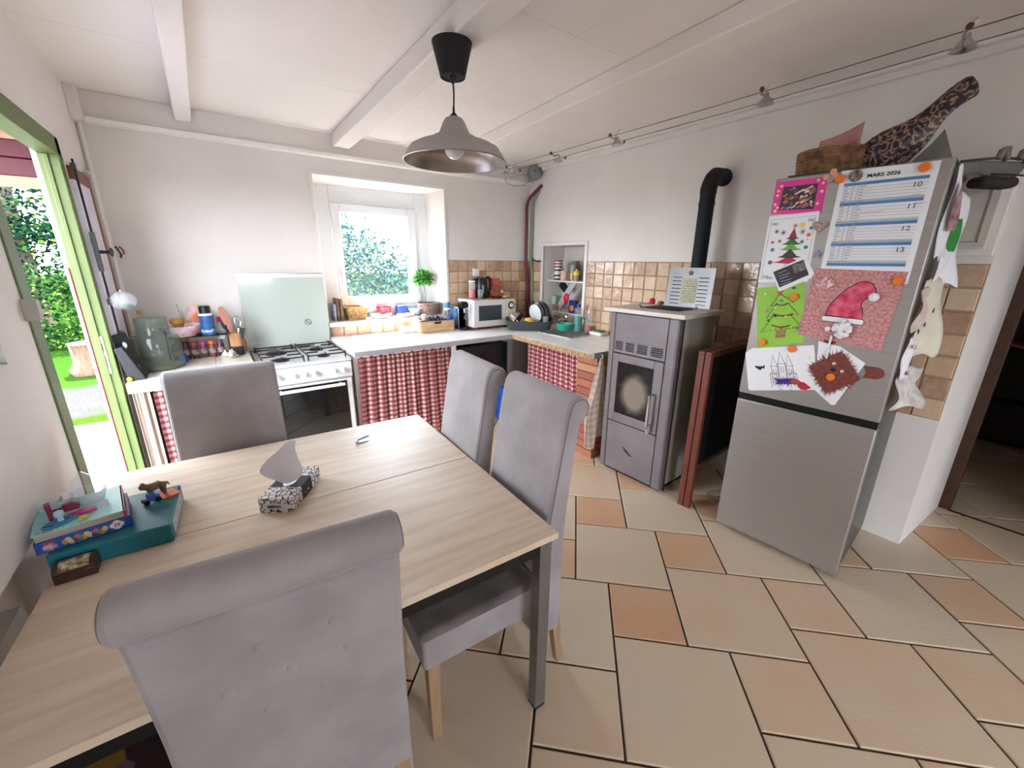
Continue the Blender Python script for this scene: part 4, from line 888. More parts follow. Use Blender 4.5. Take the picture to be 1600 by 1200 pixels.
# hedgehog
s = sheet('hedgehog_collage', 'white diamond sheet with a furry brown painted animal face with googly eyes', [(.312, 1.20), (.400, 1.188), (.503, 1.128), (.432, .908), (.416, .907), (.342, .962)], PAPER, 3)
rr = random.Random(6); cx, cz = .398, 1.062; sp = []
for k_ in range(220):
    a = 2*pi*k_/220; base = .078/(.82+.25*abs(sin(a*2+.2)))
    sp.append((cx+(base if k_ % 2 else base+rr.uniform(.004, .030))*cos(a), cz+(base if k_ % 2 else base+rr.uniform(.004, .030))*sin(a)*1.05))
FUR = mat('brown_paint', '7c4038', .9, var=.15, scale=60)
fshape('furry_face', sp, FUR, 4, s); fshape('paw', circ(.545, 1.09, .03, 16, .027)+[], FUR, 4, s); fshape('paw', circ(.356, 1.212, .026, 16), FUR, 0, s); fshape('paw', [(.50, 1.115), (.54, 1.117), (.54, 1.064), (.505, 1.06), (.512, 1.085)], FUR, 3, s)
for ex, ez in ((.392, 1.105), (.428, 1.075)):
    mb = MB(); mb.sphere((ex, -.005, ez), .007, .003, .007, 12, 8); ey = build('googly_eye', mb, PLASTW, s); mb = MB(); mb.sphere((ex+.001, -.0078, ez-.001), .003, .0012, .003, 8, 6); build('pupil', mb, INK, ey)
mb = MB(); mb.sphere((.394, -.006, 1.075), .009, .005, .008, 10, 8); build('nose', mb, INK, s)
# magnets
OR = mat('orange_plastic', 'ee7a1e', .4)
for k_, (sx_, sz_, lb) in enumerate(((.524, 1.919, 'orange round magnet at the top right corner of the calendar'), (.259, 1.912, 'orange round magnet at the top left corner of the calendar'), (.537, 1.489, 'orange round magnet at the top right of the pink patterned sheet'),
        (.175, 1.40, 'orange round magnet in the upper half of the green tree sheet'), (.074, 1.161, 'orange round magnet at the bottom left of the green tree sheet'), (.212, 1.147, 'orange round magnet at the top of the castle drawing'), (.392, 1.040, 'orange round magnet on the mouth of the furry brown face'))):
    mb = MB(); mb.lathe([(.0175, 0), (.0175, .006), (.0155, .0085), (0, .009)], (0, 0, 0), 22, T=Matrix.Rotation(radians(90), 4, 'X'))
    o_ = build('fridge_magnet', mb, OR, rot=FA); o_.matrix_world; q_ = RZ(FA) @ Vector((sx_, -.006, sz_)); o_.location = (2.302+q_.x, 1.011+q_.y, q_.z); tag(o_, lb, 'magnet', 'orange round magnets')
def fdeco(name, label, pts, m, cat='magnet', lay=4, extra=None):
    t_ = thing(name, label, cat, (2.302, 1.011, 0), FA, 'decorated magnets'); fshape('face', pts, m, lay, t_, thick=.003)
    if extra: extra(t_)
    return t_
heart = [(.214+.030*(16*sin(a)**3)/16+.004, 1.722+.028*(13*cos(a)-5*cos(2*a)-2*cos(3*a)-cos(4*a))/16) for a in [2*pi*k/28 for k in range(28)]]
fdeco('heart_magnet', 'heart-shaped patterned magnet beside the white tree drawing', heart, mat('collage_pattern', '7a6a70', .5, scale=120, col2='d0a890'))
fdeco('flower_magnet', 'flower of pale orange discs at the top of the fridge', circ(.205, 1.925, .012)+[], pm('e0a080'), extra=lambda t_: [fshape('petal', circ(a, b, .013), pm(c), 4+k_, t_, thick=.003) for k_, (a, b, c) in enumerate(((.228, 1.945, 'e8a07a'), (.238, 1.925, 'dc9a88'), (.222, 1.915, 'b09090')))])
fdeco('round_magnet', 'dark round picture magnet beside the calendar heading', circ(.31, 1.918, .024, 20), mat('dark_picture', '4a3e44', .3, scale=80, col2='a08a80'))
fdeco('star_magnet', 'small lilac star magnet between the tree drawing and calendar', star(.234, 1.598, .019), mat('lilac_pattern', '9a86b0', .5, scale=100))
fan = [(.248, 1.452)]+[(.287+.042*cos(a), 1.455+.04*sin(a)) for a in [2.9-k*.29 for k in range(10)]]+[(.315, 1.455), (.30, 1.445), (.29, 1.437), (.278, 1.452)]
fdeco('fan_magnet', 'pink paper fan magnet on the pink patterned sheet', fan, mat('pink_fan', 'ecc0c4', .5, scale=90, col2='8c5a64'))
fdeco('oval_magnet', 'brown oval magnet on the lower edge of the castle drawing', circ(.255, .985, .022, 16, .014), pm('a04a30'))
# side papers: hang on the fridge's right side (local x = FW), seen edge-on
def side(name, label, mbf, m, extra=None):
    t_ = thing(name, label, 'paper', (2.302, 1.011, 0), FA, 'papers on the side of the fridge'); mb = MB(); mbf(mb); o_ = build('paper', mb, m, t_, solid=.0012)
    if extra: extra(t_)
def sgrid(y0, y1, z0, z1, fl, wob=.012, sk=0, nx=10, nz=18, ph=0):
    def f(mb): mb.grid(nx, nz, lambda a, b: (FW+.004+fl*a*(.4+.6*b)+wob*(.5+.5*sin(a*5+b*7+ph)), y0+(y1-y0)*a+sk*b, z1+(z0-z1)*b+.01*sin(a*9+ph)))
    return f
side('side_drawing', 'narrow white drawing with a dark red figure at the top of the fridge side', sgrid(.06, .14, 1.58, 1.92, .03), PAPER, lambda t_: (lambda mb: (mb.grid(6, 12, lambda a, b: (FW+.0215+.03*(.2+.5*a)*(.4+.6*(.1+.5*b))+.012*(.5+.5*sin((.2+.6*a)*5+(.15+.55*b)*7)), .072+.05*a*(1-.3*b), 1.865-.18*b)), build('painted_figure', mb, mat('maroon_smear', '7a3a48', .7, scale=20, col2='b8a0a4'), t_)))(MB()))
side('side_drawing', 'white drawing with a green painted shape hanging on the fridge side', sgrid(.18, .31, 1.47, 1.84, .07, .02, ph=2), PAPER, lambda t_: (lambda mb: (mb.grid(6, 12, lambda a, b: (FW+.004+.07*(.15+.5*a)*(.4+.6*b*.6)+.02*(.5+.5*sin((.15+.5*a)*5+b*.6*7+2))-.004+.008, .20+.06*a+.01*sin(b*7), 1.83-.22*b)), build('painted_shape', mb, mat('green_smear', '2f8a3c', .7), t_)))(MB()))
side('side_drawing', 'cream sheet with small coloured flowers on the fridge side', sgrid(.14, .30, 1.16, 1.50, .09, .015, ph=4), mat('cream_paper', 'd8d0bc', .7), lambda t_: [((lambda mb: (mb.sphere((FW+.0+.09*((y-.14)/.16)*(.4+.6*((1.5-z)/.34))+.004+.0075, y, z), .002, .009, .011, 8, 6), build('flower', mb, pm(c), t_)))(MB())) for y, z, c in ((.17, 1.44, 'd0542c'), (.22, 1.46, '3c4a58'), (.18, 1.36, 'a8686a'), (.24, 1.36, '7a8a6a'), (.2, 1.30, 'a0508a'), (.17, 1.27, '505a70'), (.25, 1.42, '8a7a5a'))])
side('side_drawing', 'long white strip with pink hearts low on the fridge side', sgrid(.08, .13, 1.06, 1.24, .03, .01, ph=1), PAPER, lambda t_: [((lambda mb: (mb.sphere((FW+.035, y, z), .002, .012, .011, 8, 6), build('heart', mb, pm('d84aa0'), t_)))(MB())) for y, z in ((.11, 1.21), (.115, 1.09))])
side('side_drawing', 'crumpled white sheet lowest on the fridge side', sgrid(.10, .32, .92, 1.10, .08, .03, ph=3, sk=-.04), mat('crumpled_paper', 'd6d2ca', .7, scale=30, col2='b8b0a8'))
side('paper_flowers', 'pale pink paper cutouts hanging midway down the fridge side', sgrid(.07, .12, 1.28, 1.46, .02, .02, ph=5), mat('pale_pink_paper', 'cdb8b2', .7, scale=40))

# on top of fridge
FT = FH+.005
p = RZ(FA) @ Vector((.13, .20, 0)); fx, fy = 2.302+p.x, 1.011+p.y
def basket(name, label, loc, r, h, m, sx=1, sy=1, rim=.006, taper=.8, loops=9, group=None):
    t_ = thing(name, label, 'basket', loc, 0, group); mb = MB()
    for k_ in range(loops):
        z = h*(k_+.5)/loops; rr_ = r*(taper+(1-taper)*(k_/(loops-1)))
        mb.tube([(rr_*cos(a)*sx, rr_*sin(a)*sy, z+.001*sin(a*12)) for a in [2*pi*j/32 for j in range(32)]], h/loops*.62, 6, closed=True)
    mb.lathe([(0, .003), (r*taper, .004)], n=32, caps=False); mb.v = [(x*1, y*1, z) for x, y, z in mb.v]
    build('woven_side', mb, m, t_); return t_
basket('basket', 'woven wooden basket on top of the fridge', (2.53, .885, FT), .132, .125, mat('bark_weave', '9a7452', .7, var=.3, scale=30, bump=.5, bscale=90, col2='6a4632'), .9, 1, taper=.92)
mb = MB(); mb.grid(8, 6, lambda a, b: (.03*sin(a*3), .07-.16*a, .07+(.10+.05*a)*b)); tag(build('pink_card', mb, mat('pink_cloth', 'c48a86', .8), loc=(2.50, .86, FT), solid=.004), 'folded pink card sticking out of the basket on the fridge', 'card')
# patterned wrapped bouquet / bag
t = thing('patterned_bag', 'dark floral patterned bag twisted into a point on top of the fridge', 'bag', (2.60, .685, FT))
PAT = mat('dark_floral', '2a2028', .45, var=.3, scale=28, col2='2a2028')
n_ = PAT.node_tree; vo = n_.nodes.new('ShaderNodeTexVoronoi'); vo.inputs['Scale'].default_value = 34; tt = n_.nodes.new('ShaderNodeTexCoord'); n_.links.new(tt.outputs['Object'], vo.inputs['Vector'])
nz_ = n_.nodes.new('ShaderNodeTexNoise'); nz_.inputs['Scale'].default_value = 30; n_.links.new(tt.outputs['Object'], nz_.inputs['Vector'])
cr = n_.nodes.new('ShaderNodeValToRGB'); es = cr.color_ramp; es.elements[0].position = 0; es.elements[0].color = (*hx('1a141c'), 1); es.elements[1].position = 1; es.elements[1].color = (*hx('241c24'), 1)
for p_, c in ((.34, '2a2028'), (.385, '6a4a4c'), (.42, 'a8977c'), (.45, '7a4448'), (.48, '28222e'), (.54, '2a2434'), (.57, '8a7a64')): e = es.elements.new(p_); e.color = (*hx(c), 1)
mx = n_.nodes.new('ShaderNodeMath'); mx.operation = 'ADD'; mx.inputs[0].default_value = 0; vs2_ = n_.nodes.new('ShaderNodeMath'); vs2_.operation = 'MULTIPLY'; vs2_.inputs[1].default_value = .35; n_.links.new(vo.outputs['Distance'], vs2_.inputs[0]); n_.links.new(vs2_.outputs[0], mx.inputs[0]); n_.links.new(nz_.outputs[0], mx.inputs[1])
sb_ = n_.nodes.new('ShaderNodeMath'); sb_.operation = 'MULTIPLY'; sb_.inputs[1].default_value = .62; n_.links.new(mx.outputs[0], sb_.inputs[0]); n_.links.new(sb_.outputs[0], cr.inputs[0]); n_.links.new(cr.outputs[0], n_.nodes['Principled BSDF'].inputs['Base Color'])
path = [Vector((0, .10, .02)), Vector((.0, .07, .065)), Vector((.0, .02, .09)), Vector((0, -.04, .12)), Vector((0, -.085, .155)), Vector((.0, -.12, .20)), Vector((0, -.155, .245)), Vector((0, -.20, .285)), Vector((0, -.235, .30))]
rad = [.035, .082, .098, .088, .066, .046, .040, .046, .044]
mb = MB(); k_ = len(path); n = 20; vs_ = []
for j in range(k_):
    d = (path[min(j+1, k_-1)]-path[max(j-1, 0)]).normalized(); s1 = Vector((1, 0, 0)); s2 = d.cross(s1)
    for i in range(n):
        a = 2*pi*i/n; rr_ = rad[j]*(1+.10*sin(5*a+j)); q_ = path[j]+s1*cos(a)*rr_*(.9 if j < 5 else .5)+s2*sin(a)*rr_; q_.z = max(q_.z, .001); vs_.append(q_)
fs = [(j*n+i, j*n+(i+1) % n, (j+1)*n+(i+1) % n, (j+1)*n+i) for j in range(k_-1) for i in range(n)]+[tuple(reversed(range(n))), tuple((k_-1)*n+i for i in range(n))]
mb.q(vs_, fs); build('bag_body', mb, PAT, t, sub=1)
mb = MB(); mb.grid(6, 5, lambda a, b: (-.06+.02*b, .02-.12*a, .001+.035*b*(.6+.4*sin(a*9)))); build('yellow_lining', mb, mat('olive_paper', 'b0ae6a', .7), t, solid=.002)
mb = MB(); mb.prism([(.0, .0), (-.20, .0), (-.13, .17), (-.10, .12)], lambda a, b, s_: (.07+s_, a, b), 0, .004); tag(build('grey_folder', mb, mat('grey_card', '8f8a82', .6), loc=(2.62, .66, FT)), 'grey cardboard sheet behind the patterned bag on the fridge', 'cardboard')
mb = MB(); mb.box(0, .30, 0, .32, 0, .012, RZ(FA)); tag(build('dark_tray', mb, mat('dark_tray', '4a443f', .6), loc=(2.36, .985, FT)), 'thin dark tray lying under the basket on the fridge', 'tray')
# right of the fridge: grey bags on hooks, and a panelled cupboard door in the wall
mb = MB(); mb.box(XR-.02, XR, .30, .60, 1.60, 1.99)
t = thing('wall_cupboard', 'grey white panelled cupboard on the wall behind the fridge', 'cupboard', (XR, .45, 1.6))
mb = MB(); mb.box(-.03, 0, -.148, .19, 0, .40); build('body', mb, WHITE, t, bevel=.003)
mb = MB(); mb.box(-.045, -.03, -.12, .17, .03, .37); d_ = build('door', mb, mat('aged_white', 'c9c4ba', .6), t, bevel=.006)
mb = MB(); mb.box(-.05, -.045, -.09, .14, .06, .065); mb.box(-.05, -.045, -.09, -.085, .06, .34); build('moulding', mb, mat('shadow_line', '9a958a', .6), d_)  # darker strips put the shade line of the panel into colour
t = thing('clothes_airer', 'folded grey clothes hanging rail beside the fridge top', 'hanging rail', (2.79, .36, 1.93))
mb = MB(); mb.tube(smoothpath([(-.10, .09, .05), (.0, .0, .06), (.12, -.07, .055), (.16, -.085, .02)], 3), .005, 8); mb.tube([(.0, -.0, .0), (.16, -.085, .0)], .004, 6); build('rail', mb, mat('dark_metal', '3a3835', .5), t)
mb = MB(); mb.grid(14, 6, lambda a, b: (-.08+.25*a, .08-.16*a+.03*b, .055-.05*b-.008*sin(a*14)*b)); build('grey_cloth', mb, mat('grey_cloth', '7c7872', .9), t, solid=.004)
for x in (-.0, .09):
    mb = MB(); mb.tube(smoothpath([(x, -x*.55-.005, .058), (x+.012, -x*.55-.01, .09), (x+.03, -x*.55-.02, .085), (x+.035, -x*.55-.02, .058)], 3), .012, 8); build('peg', mb, mat('grey_cloth', '7c7872', .9), t)
mb = MB(); mb.box(-.06, .12, -.03, .05, -.055, -.01, RZ(-.5)); build('dark_bundle', mb, mat('dark_bundle', '2e2c2a', .8), t, bevel=.02)

# ================================================================ MICROWAVE AND BACK WORKTOP ITEMS
t = thing('microwave', 'white microwave oven with dark window on the worktop', 'microwave', (2.065, 3.485, CT))
mb = MB(); mb.box(0, .51, .012, .325, .012, .28); mb.box(.03, .06, .04, .3, 0, .012); mb.box(.45, .48, .04, .3, 0, .012); build('body', mb, PLASTW, t, bevel=.006, seg=3)
mb = MB(); mb.box(0, .385, .0, .014, .012, .28); md_ = build('door', mb, ENAMEL, t, bevel=.005)
mb = MB(); mb.box(.055, .33, -.0025, .001, .075, .225); build('door_window', mb, mat('dark_mesh_glass', '3c4146', .15), md_, bevel=.004)
mb = MB(); mb.box(.387, .51, .0, .014, .012, .28); cp_ = build('control_panel', mb, CREAM, t, bevel=.005)
for z, r in ((.215, .034), (.12, .026)):
    mb = MB(); A_ = Matrix.Rotation(radians(90), 4, 'X')
    if z > .2: mb.lathe([(r+.004, 0), (r+.004, .003), (0, .003)], (.448, 0, z), 26, T=A_); build('dial_ring', mb, BLACKM, cp_)
    mb = MB(); mb.lathe([(r*.62, .002), (r*.6, .016), (0, .018)], (.448, 0, z), 24, T=A_); build('dial', mb, PLASTW if z > .2 else CREAM, cp_)
mb = MB(); mb.box(2.0, 2.60, 3.44, 3.80, .0002, .004); o_ = tag(build('wooden_board', mb, mat('dark_board', '8a5a40', .5), loc=(0, 0, CT-.0001)), 'thin brown board under the microwave', 'board')
o_.location.z = CT
for ch in (bpy.data.objects['microwave'],): ch.location.z = CT+.0045
MT = CT+.0045+.28
mb = MB(); mb.box(-.235, .235, -.14, .14, 0, .008); tag(build('serving_board', mb, mat('brown_tray', '9a6a50', .5), loc=(2.31, 3.65, MT+.0005), bevel=.003), 'brown wooden board on top of the microwave', 'board'); MT += .0095
t = thing('kettle', 'black electric kettle on top of the microwave', 'kettle', (2.265, 3.67, MT))
mb = MB(); mb.lathe([(.075, 0), (.078, .015), (.075, .02), (.072, .03), (.066, .12), (.060, .185), (.056, .195), (.03, .203), (0, .205)], n=28); mb.hexa([(-.075, -.02, .15), (-.05, -.02, .14), (-.05, .02, .14), (-.075, .02, .15), (-.088, -.015, .19), (-.05, -.02, .195), (-.05, .02, .195), (-.088, .015, .19)]); build('body', mb, BLACK, t)
mb = MB(); mb.tube(smoothpath([(.052, 0, .19), (.085, 0, .20), (.105, 0, .17), (.105, 0, .10), (.09, 0, .055), (.068, 0, .05)], 4), .012, 10); build('handle', mb, BLACK, t)
mb = MB(); mb.box(-.028, -.004, -.072, -.060, .05, .13); build('water_gauge', mb, mat('gauge_grey', '6b7884', .2), t, bevel=.004)
def bottle(name, label, loc, prof, m, cat='bottle', parts=(), group=None, n=20):
    t_ = thing(name, label, cat, loc, 0, group); mb = MB(); mb.lathe(prof, n=n); build('body', mb, m, t_)
    for nm, pf, mm_ in parts: mb = MB(); mb.lathe(pf, n=n); build(nm, mb, mm_, t_)
    return t_
bottle('sugar_shaker', 'clear dispenser with pink contents left of the kettle', (2.150, 3.66, MT), [(.034, 0), (.036, .01), (.034, .10), (.032, .158)], CLEARP, 'dispenser', [('contents', [(.031, .004), (.030, .085)], pm('e0506a')), ('lid', [(.035, .158), (.036, .17), (.02, .172)], PLASTW)])
bottle('glass_tumbler', 'clear glass tumbler in front of the kettle', (2.195, 3.575, MT), [(.022, 0), (.024, .01), (.03, .085), (.0285, .085), (.021, .012)], GLASS, 'glass')
t = thing('food_pouch', 'orange and pink food pouch leaning on the tiles right of the kettle', 'packet', (2.49, 3.72, MT))
mb = MB(); mb.hexa([(-.075, -.025, 0), (.085, -.025, 0), (.085, .025, 0), (-.075, .025, 0), (-.085, .045, .19), (.07, .045, .185), (.07, .055, .185), (-.085, .055, .19)]); build('pouch', mb, mat('orange_pouch', 'd9704c', .4, scale=14, col2='8c5a48'), t, bevel=.006)
mb = MB(); mb.hexa([(-.05, -.012, .12), (.03, -.014, .115), (.03, .0, .115), (-.05, .002, .12), (-.05, .016, .16), (.03, .014, .155), (.03, .03, .155), (-.05, .03, .16)]); build('label_patch', mb, pm('d86a80'), t)
mb = MB(); mb.lathe([(.016, 0), (.016, .004), (0, .004)], (.05, -.024, .05), 16, T=Matrix.Rotation(radians(80), 4, 'X')); build('seal', mb, PLASTW, t)
mb = MB(); mb.box(-.04, .04, -.025, .025, 0, .018); tag(build('digital_scale', mb, BLACKG, loc=(2.39, 3.56, MT), bevel=.004), 'small flat black gadget in front of the kettle', 'gadget')
mb = MB(); mb.box(-.035, .045, -.018, .018, 0, .02); tag(build('butter_pack', mb, mat('yellow_pack', 'd9cf9a', .4, scale=40, col2='c08a80'), loc=(2.49, 3.55, MT), bevel=.004), 'pale yellow packet lying on the microwave board', 'packet')
mb = MB(); rr = random.Random(12)
mb.sphere((0, 0, .13), .075, .035, .14, 14, 12); mb.v = [(x*(1+.12*sin(z*60)), y, max(z, 0)) for x, y, z in mb.v]
tag(build('crisp_bag', mb, mat('silver_foil', 'aab0b6', .3, metal=.5, scale=30), loc=(2.70, 3.73, CT)), 'crumpled silver bag behind the right side of the microwave', 'bag')
mb = MB(); mb.box(-.035, .035, -.03, 0, -.04, .04); tag(build('wall_socket', mb, PLASTW, loc=(2.29, YB-.012, 1.44), bevel=.006), 'white wall socket on the tiles above the kettle', 'socket')
# pod coffee machine
t = thing('coffee_machine', 'slim black and chrome pod coffee machine beside the microwave', 'coffee machine', (1.985, 3.50, CT))
mb = MB(); mb.box(-.045, .045, .08, .30, .0, .22); build('body', mb, mat('dark_chrome', '7d8892', .15, metal=.8), t, bevel=.012, seg=3)
mb = MB(); mb.prism([(.02, .215), (.08, .21), (.08, .0), (.10, .0), (.10, .26), (.075, .275), (.035, .27), (.015, .25)], lambda a, b, s_: (s_, a, b), -.04, .04); build('front_shell', mb, BLACK, t, bevel=.006, seg=3)
mb = MB(); mb.lathe([(.05, 0), (.052, .012), (.05, .02), (0, .02)], (0, .03, 0), 24); build('drip_tray', mb, BLACKM, t)
mb = MB(); mb.box(-.055, -.046, .1, .29, .03, .20); build('water_tank', mb, mat('blue_tank', '4c7ca8', .1), t, bevel=.004)
mb = MB(); mb.tube([(.0, .028, .21), (.0, .028, .165)], .012, 12); mb.tube([(.018*cos(a), .012, .13+.022*sin(a)) for a in [2*pi*k/16 for k in range(16)]], .002, 6, closed=True); build('spout', mb, CHROME, t)
# drawer box
t = thing('pod_drawer_box', 'wooden drawer box with a dark tray top under the plant', 'box', (1.525, 3.56, CT))
mb = MB(); mb.box(0, .365, .008, .24, 0, .105); build('case', mb, PINE, t, bevel=.003)
mb = MB(); mb.box(.012, .353, 0, .010, .008, .098); dd = build('drawer', mb, PINE, t, bevel=.002)
mb = MB(); mb.box(.15, .22, -.001, .002, .078, .098); build('finger_slot', mb, BLACKM, dd)
mb = MB(); mb.box(.01, .355, .012, .235, .105, .109); build('tray_top', mb, BLACKM, t)
BT = CT+.1095
bottle('drink_bottle', 'tall white carton bottle with blue top on the drawer box', (1.855, 3.65, BT), [(.028, 0), (.03, .006), (.03, .14), (.028, .15), (.015, .165)], PLASTW, 'bottle', [('blue_band', [(.0306, .105), (.0306, .15), (.029, .155), (.0, .156)], pm('3a86c0', .3)), ('label', [(.0304, .02), (.0304, .085)], pm('b0a0a0', scale=60, col2='403038')), ('cap', [(.016, .165), (.016, .178), (0, .178)], PLASTW)])
bottle('orange_cup', 'orange and white pot on the left of the drawer box', (1.60, 3.63, BT), [(.02, 0), (.026, .045), (.026, .055), (.0, .055)], pm('e08a4a', scale=60, col2='f0e0d8'), 'pot')
rr = random.Random(21)
for k_ in range(12):
    x, y = 1.645+.165*(k_/12)+rr.uniform(-.008, .008), 3.60+rr.uniform(0, .05)+(.08 if k_ % 3 == 0 else 0)
    c = ['8a6aa0', '304a80', 'b0a8a4', '20242c', '6a4030', 'c8c0c8'][k_ % 6]; mb = MB(); mb.lathe([(.009, 0), (.0135, .018), (.0155, .020), (.0155, .022), (0, .022)], n=12, T=Matrix.Rotation(rr.uniform(-.1, .1), 4, 'X'))
    tag(build('coffee_pod', mb, pm(c, .25, metal=.4), loc=(x, y, BT+.002)), ['purple', 'dark blue', 'silver grey', 'black', 'brown', 'pale lilac'][k_ % 6]+' coffee pod on the '+('left' if k_ < 6 else 'right')+' half of the tray on the drawer box', 'coffee pod', 'coffee pods on the drawer box')
mb = MB(); mb.lathe([(.018, 0), (.018, .028), (0, .03)], n=16); tag(build('bottle_cap', mb, pm('2f5fc0', .3), loc=(1.84, 3.585, BT)), 'bright blue cap at the right of the drawer box', 'cap')
mb = MB()
rr = random.Random(14)
for k_ in range(7): mb.sphere((rr.uniform(-.06, .06), rr.uniform(-.035, .035), .03), rr.uniform(.03, .045), .035, .03, 12, 8)
tag(build('bread_bag', mb, mat('bread_wrap', 'd6bfa0', .4, scale=30, col2='ede4da'), loc=(1.46, 3.68, CT)), 'crumpled bag of bread left of the drawer box', 'bag')

# ---- window sill items
SZ = Z0+.036
basket('basket', 'round straw bread basket on the left of the window sill', (1.075, 3.985, SZ), .105, .115, WICKER, loops=8, taper=.78)
for k_, (x, c, lb, w_, h_) in enumerate(((.865, 'b8bccb', 'pale blue grey book at the far left of the window sill', .02, .15), (.892, '7a5a4c', 'dark wood plank beside the pale book on the sill', .022, .20), (.922, '8a6650', 'dark wood plank next to the straw basket', .022, .195))):
    mb = MB(); mb.box(0, w_, 0, .13, 0, h_); tag(build('sill_plank' if k_ else 'book', mb, pm(c, .6, var=.3, scale=25, bump=.3), loc=(x, 3.90, SZ), bevel=.002), lb, 'plank' if k_ else 'book')
def bowl(name, label, loc, r, h, m, cat='bowl', group=None, base=.5, T=None):
    mb = MB(); mb.lathe([(r*base, 0), (r*base*1.05, .004), (r*.85, h*.55), (r, h), (r*.97, h), (r*.8, h*.55), (r*base*.9, .008), (0, .007)], n=28, T=T); return tag(build(name, mb, m, loc=loc), label, cat, group)
bowl('plate_stack', 'white round dish in the middle of the window sill', (1.30, 3.95, SZ), .10, .035, PLASTW, 'dish', base=.6)
bowl('red_bowl', 'red bowl behind the white dishes on the sill', (1.37, 4.06, SZ), .075, .09, pm('c83040', .3), 'bowl')
mb = MB(); mb.box(0, .10, 0, .08, 0, .095); tag(build('blue_tub', mb, mat('blue_plastic', '2a4fb0', .3), loc=(1.50, 4.02, SZ), bevel=.012, seg=3), 'blue plastic tub on the window sill', 'tub')
bowl('small_plate', 'flat pinkish white plate before the blue tub', (1.53, 3.91, SZ), .085, .025, pm('e8d4d4', .3), 'plate', base=.6)
bowl('white_bowl', 'white and turquoise bowl beside the planter basket on the sill', (1.665, 3.97, SZ), .07, .065, mat('white_turq', 'dfe8ea', .3, scale=20, col2='9cc8cc'), 'bowl')
basket('basket', 'pinkish wicker basket with jars on the right of the sill', (1.80, 3.955, SZ), .115, .12, WICKERP, loops=8, taper=.7)
t = thing('potted_plant', 'small round-headed green plant on the right of the sill', 'plant', (1.79, 4.0, SZ))
mb = MB(); mb.lathe([(.035, .0), (.045, .1), (.047, .10), (.035, .09)], n=20); build('pot', mb, mat('grey_pot', '8f8a80', .6), t)
mb = MB(); mb.tube([(0, 0, .09), (.004, 0, .2), (-.012, 0, .3)], .004, 6); build('stem', mb, mat('stem_brown', '6f6a48', .7), t)
LEAF = attr_mat('plant_leaf', [(0, '2f7a28'), (.5, '4aa038'), (1, '74c04c')], .45, 0, nscale=20, namt=.2)
mb = MB(); tn = []; rr = random.Random(31)
def leaf(mb, c, d, nrm, L, W):
    d = d.normalized(); s_ = d.cross(nrm).normalized(); n2 = s_.cross(d)
    mb.q([c, c+d*L*.4+s_*W+n2*W*.3, c+d*L, c+d*L*.4-s_*W+n2*W*.3, c+d*L*.5], [(0, 1, 4), (1, 2, 4), (2, 3, 4), (3, 0, 4)])
for k_ in range(420):
    a, b = rr.uniform(0, 2*pi), math.acos(rr.uniform(-.75, 1)); dr_ = Vector((sin(b)*cos(a), sin(b)*sin(a), cos(b))); c = Vector((-.012, 0, .36))+Vector((dr_.x*.085, dr_.y*.08, dr_.z*.06))*rr.uniform(.5, 1)
    leaf(mb, c, dr_+Vector((rr.uniform(-.6, .6), rr.uniform(-.6, .6), rr.uniform(-.8, .2))), Vector((rr.uniform(-.3, .3), rr.uniform(-.3, .3), 1)), rr.uniform(.035, .055), rr.uniform(.010, .015)); tn += [rr.uniform(.1, .95)]*4
build('foliage', mb, LEAF, t, tones=tn)
bottle('spray_can', 'blue topped jar in the pinkish basket on the sill', (1.86, 3.93, SZ+.02), [(.028, 0), (.03, .09), (.0, .10)], pm('4a9ad0', .3), 'jar')
bottle('glass_jar', 'clear storage jar right of the pinkish basket', (1.925, 3.72, CT), [(.035, 0), (.038, .01), (.038, .13), (.03, .145)], GLASS, 'jar', [('lid', [(.032, .145), (.032, .16), (0, .16)], mat('metal_lid', '9a9a9a', .3, metal=.7))])

# ================================================================ DISH RACK & SINK AREA
t = thing('dish_rack', 'dark grey plastic dish rack by the sink', 'dish rack', (2.56, 3.235, CT), radians(-38))
GR = mat('anthracite_plastic', '43464a', .45)
mb = MB(); a_, b_ = .23, .15
outer = lambda z, g: [(cos(a)*abs(cos(a))**-.45*(a_+g) if abs(cos(a)) > 1e-3 else 0, 0, 0) for a in (0,)]
def rrect(hx_, hy_, r, k=6): return [(sx*(hx_-r)+r*cos(a0+j*pi/2/k), sy*(hy_-r)+r*sin(a0+j*pi/2/k)) for sx, sy, a0 in ((1, 1, 0), (-1, 1, pi/2), (-1, -1, pi), (1, -1, 3*pi/2)) for j in range(k+1)]
rings = [(rrect(a_*.88, b_*.86, .05), .004), (rrect(a_*.95, b_*.95, .06), .05), (rrect(a_*1.04, b_*1.06, .07), .085), (rrect(a_*1.0, b_*1.0, .065), .085), (rrect(a_*.91, b_*.90, .055), .05), (rrect(a_*.84, b_*.82, .045), .01)]
nr = len(rings[0][0]); vs_ = [(x, y, z+(.02*(abs(x)/a_)**3 if z > .08 else 0)) for rg, z in rings for x, y in rg]
fs = [(j*nr+i, j*nr+(i+1) % nr, (j+1)*nr+(i+1) % nr, (j+1)*nr+i) for j in range(5) for i in range(nr)]+[tuple(range(5*nr, 6*nr)), tuple(reversed(range(nr)))]
mb.q(vs_, fs); build('basin', mb, GR, t)
mb = MB()
for x in (-.04, .0, .04, .08, .12): mb.tube([(x, -.11, .03), (x, -.11, .06), (x, .11, .06), (x, .11, .03)], .003, 6)
build('plate_slots', mb, GR, t)
T0 = Matrix.Translation((2.56, 3.235, CT)) @ RZ(radians(-38))
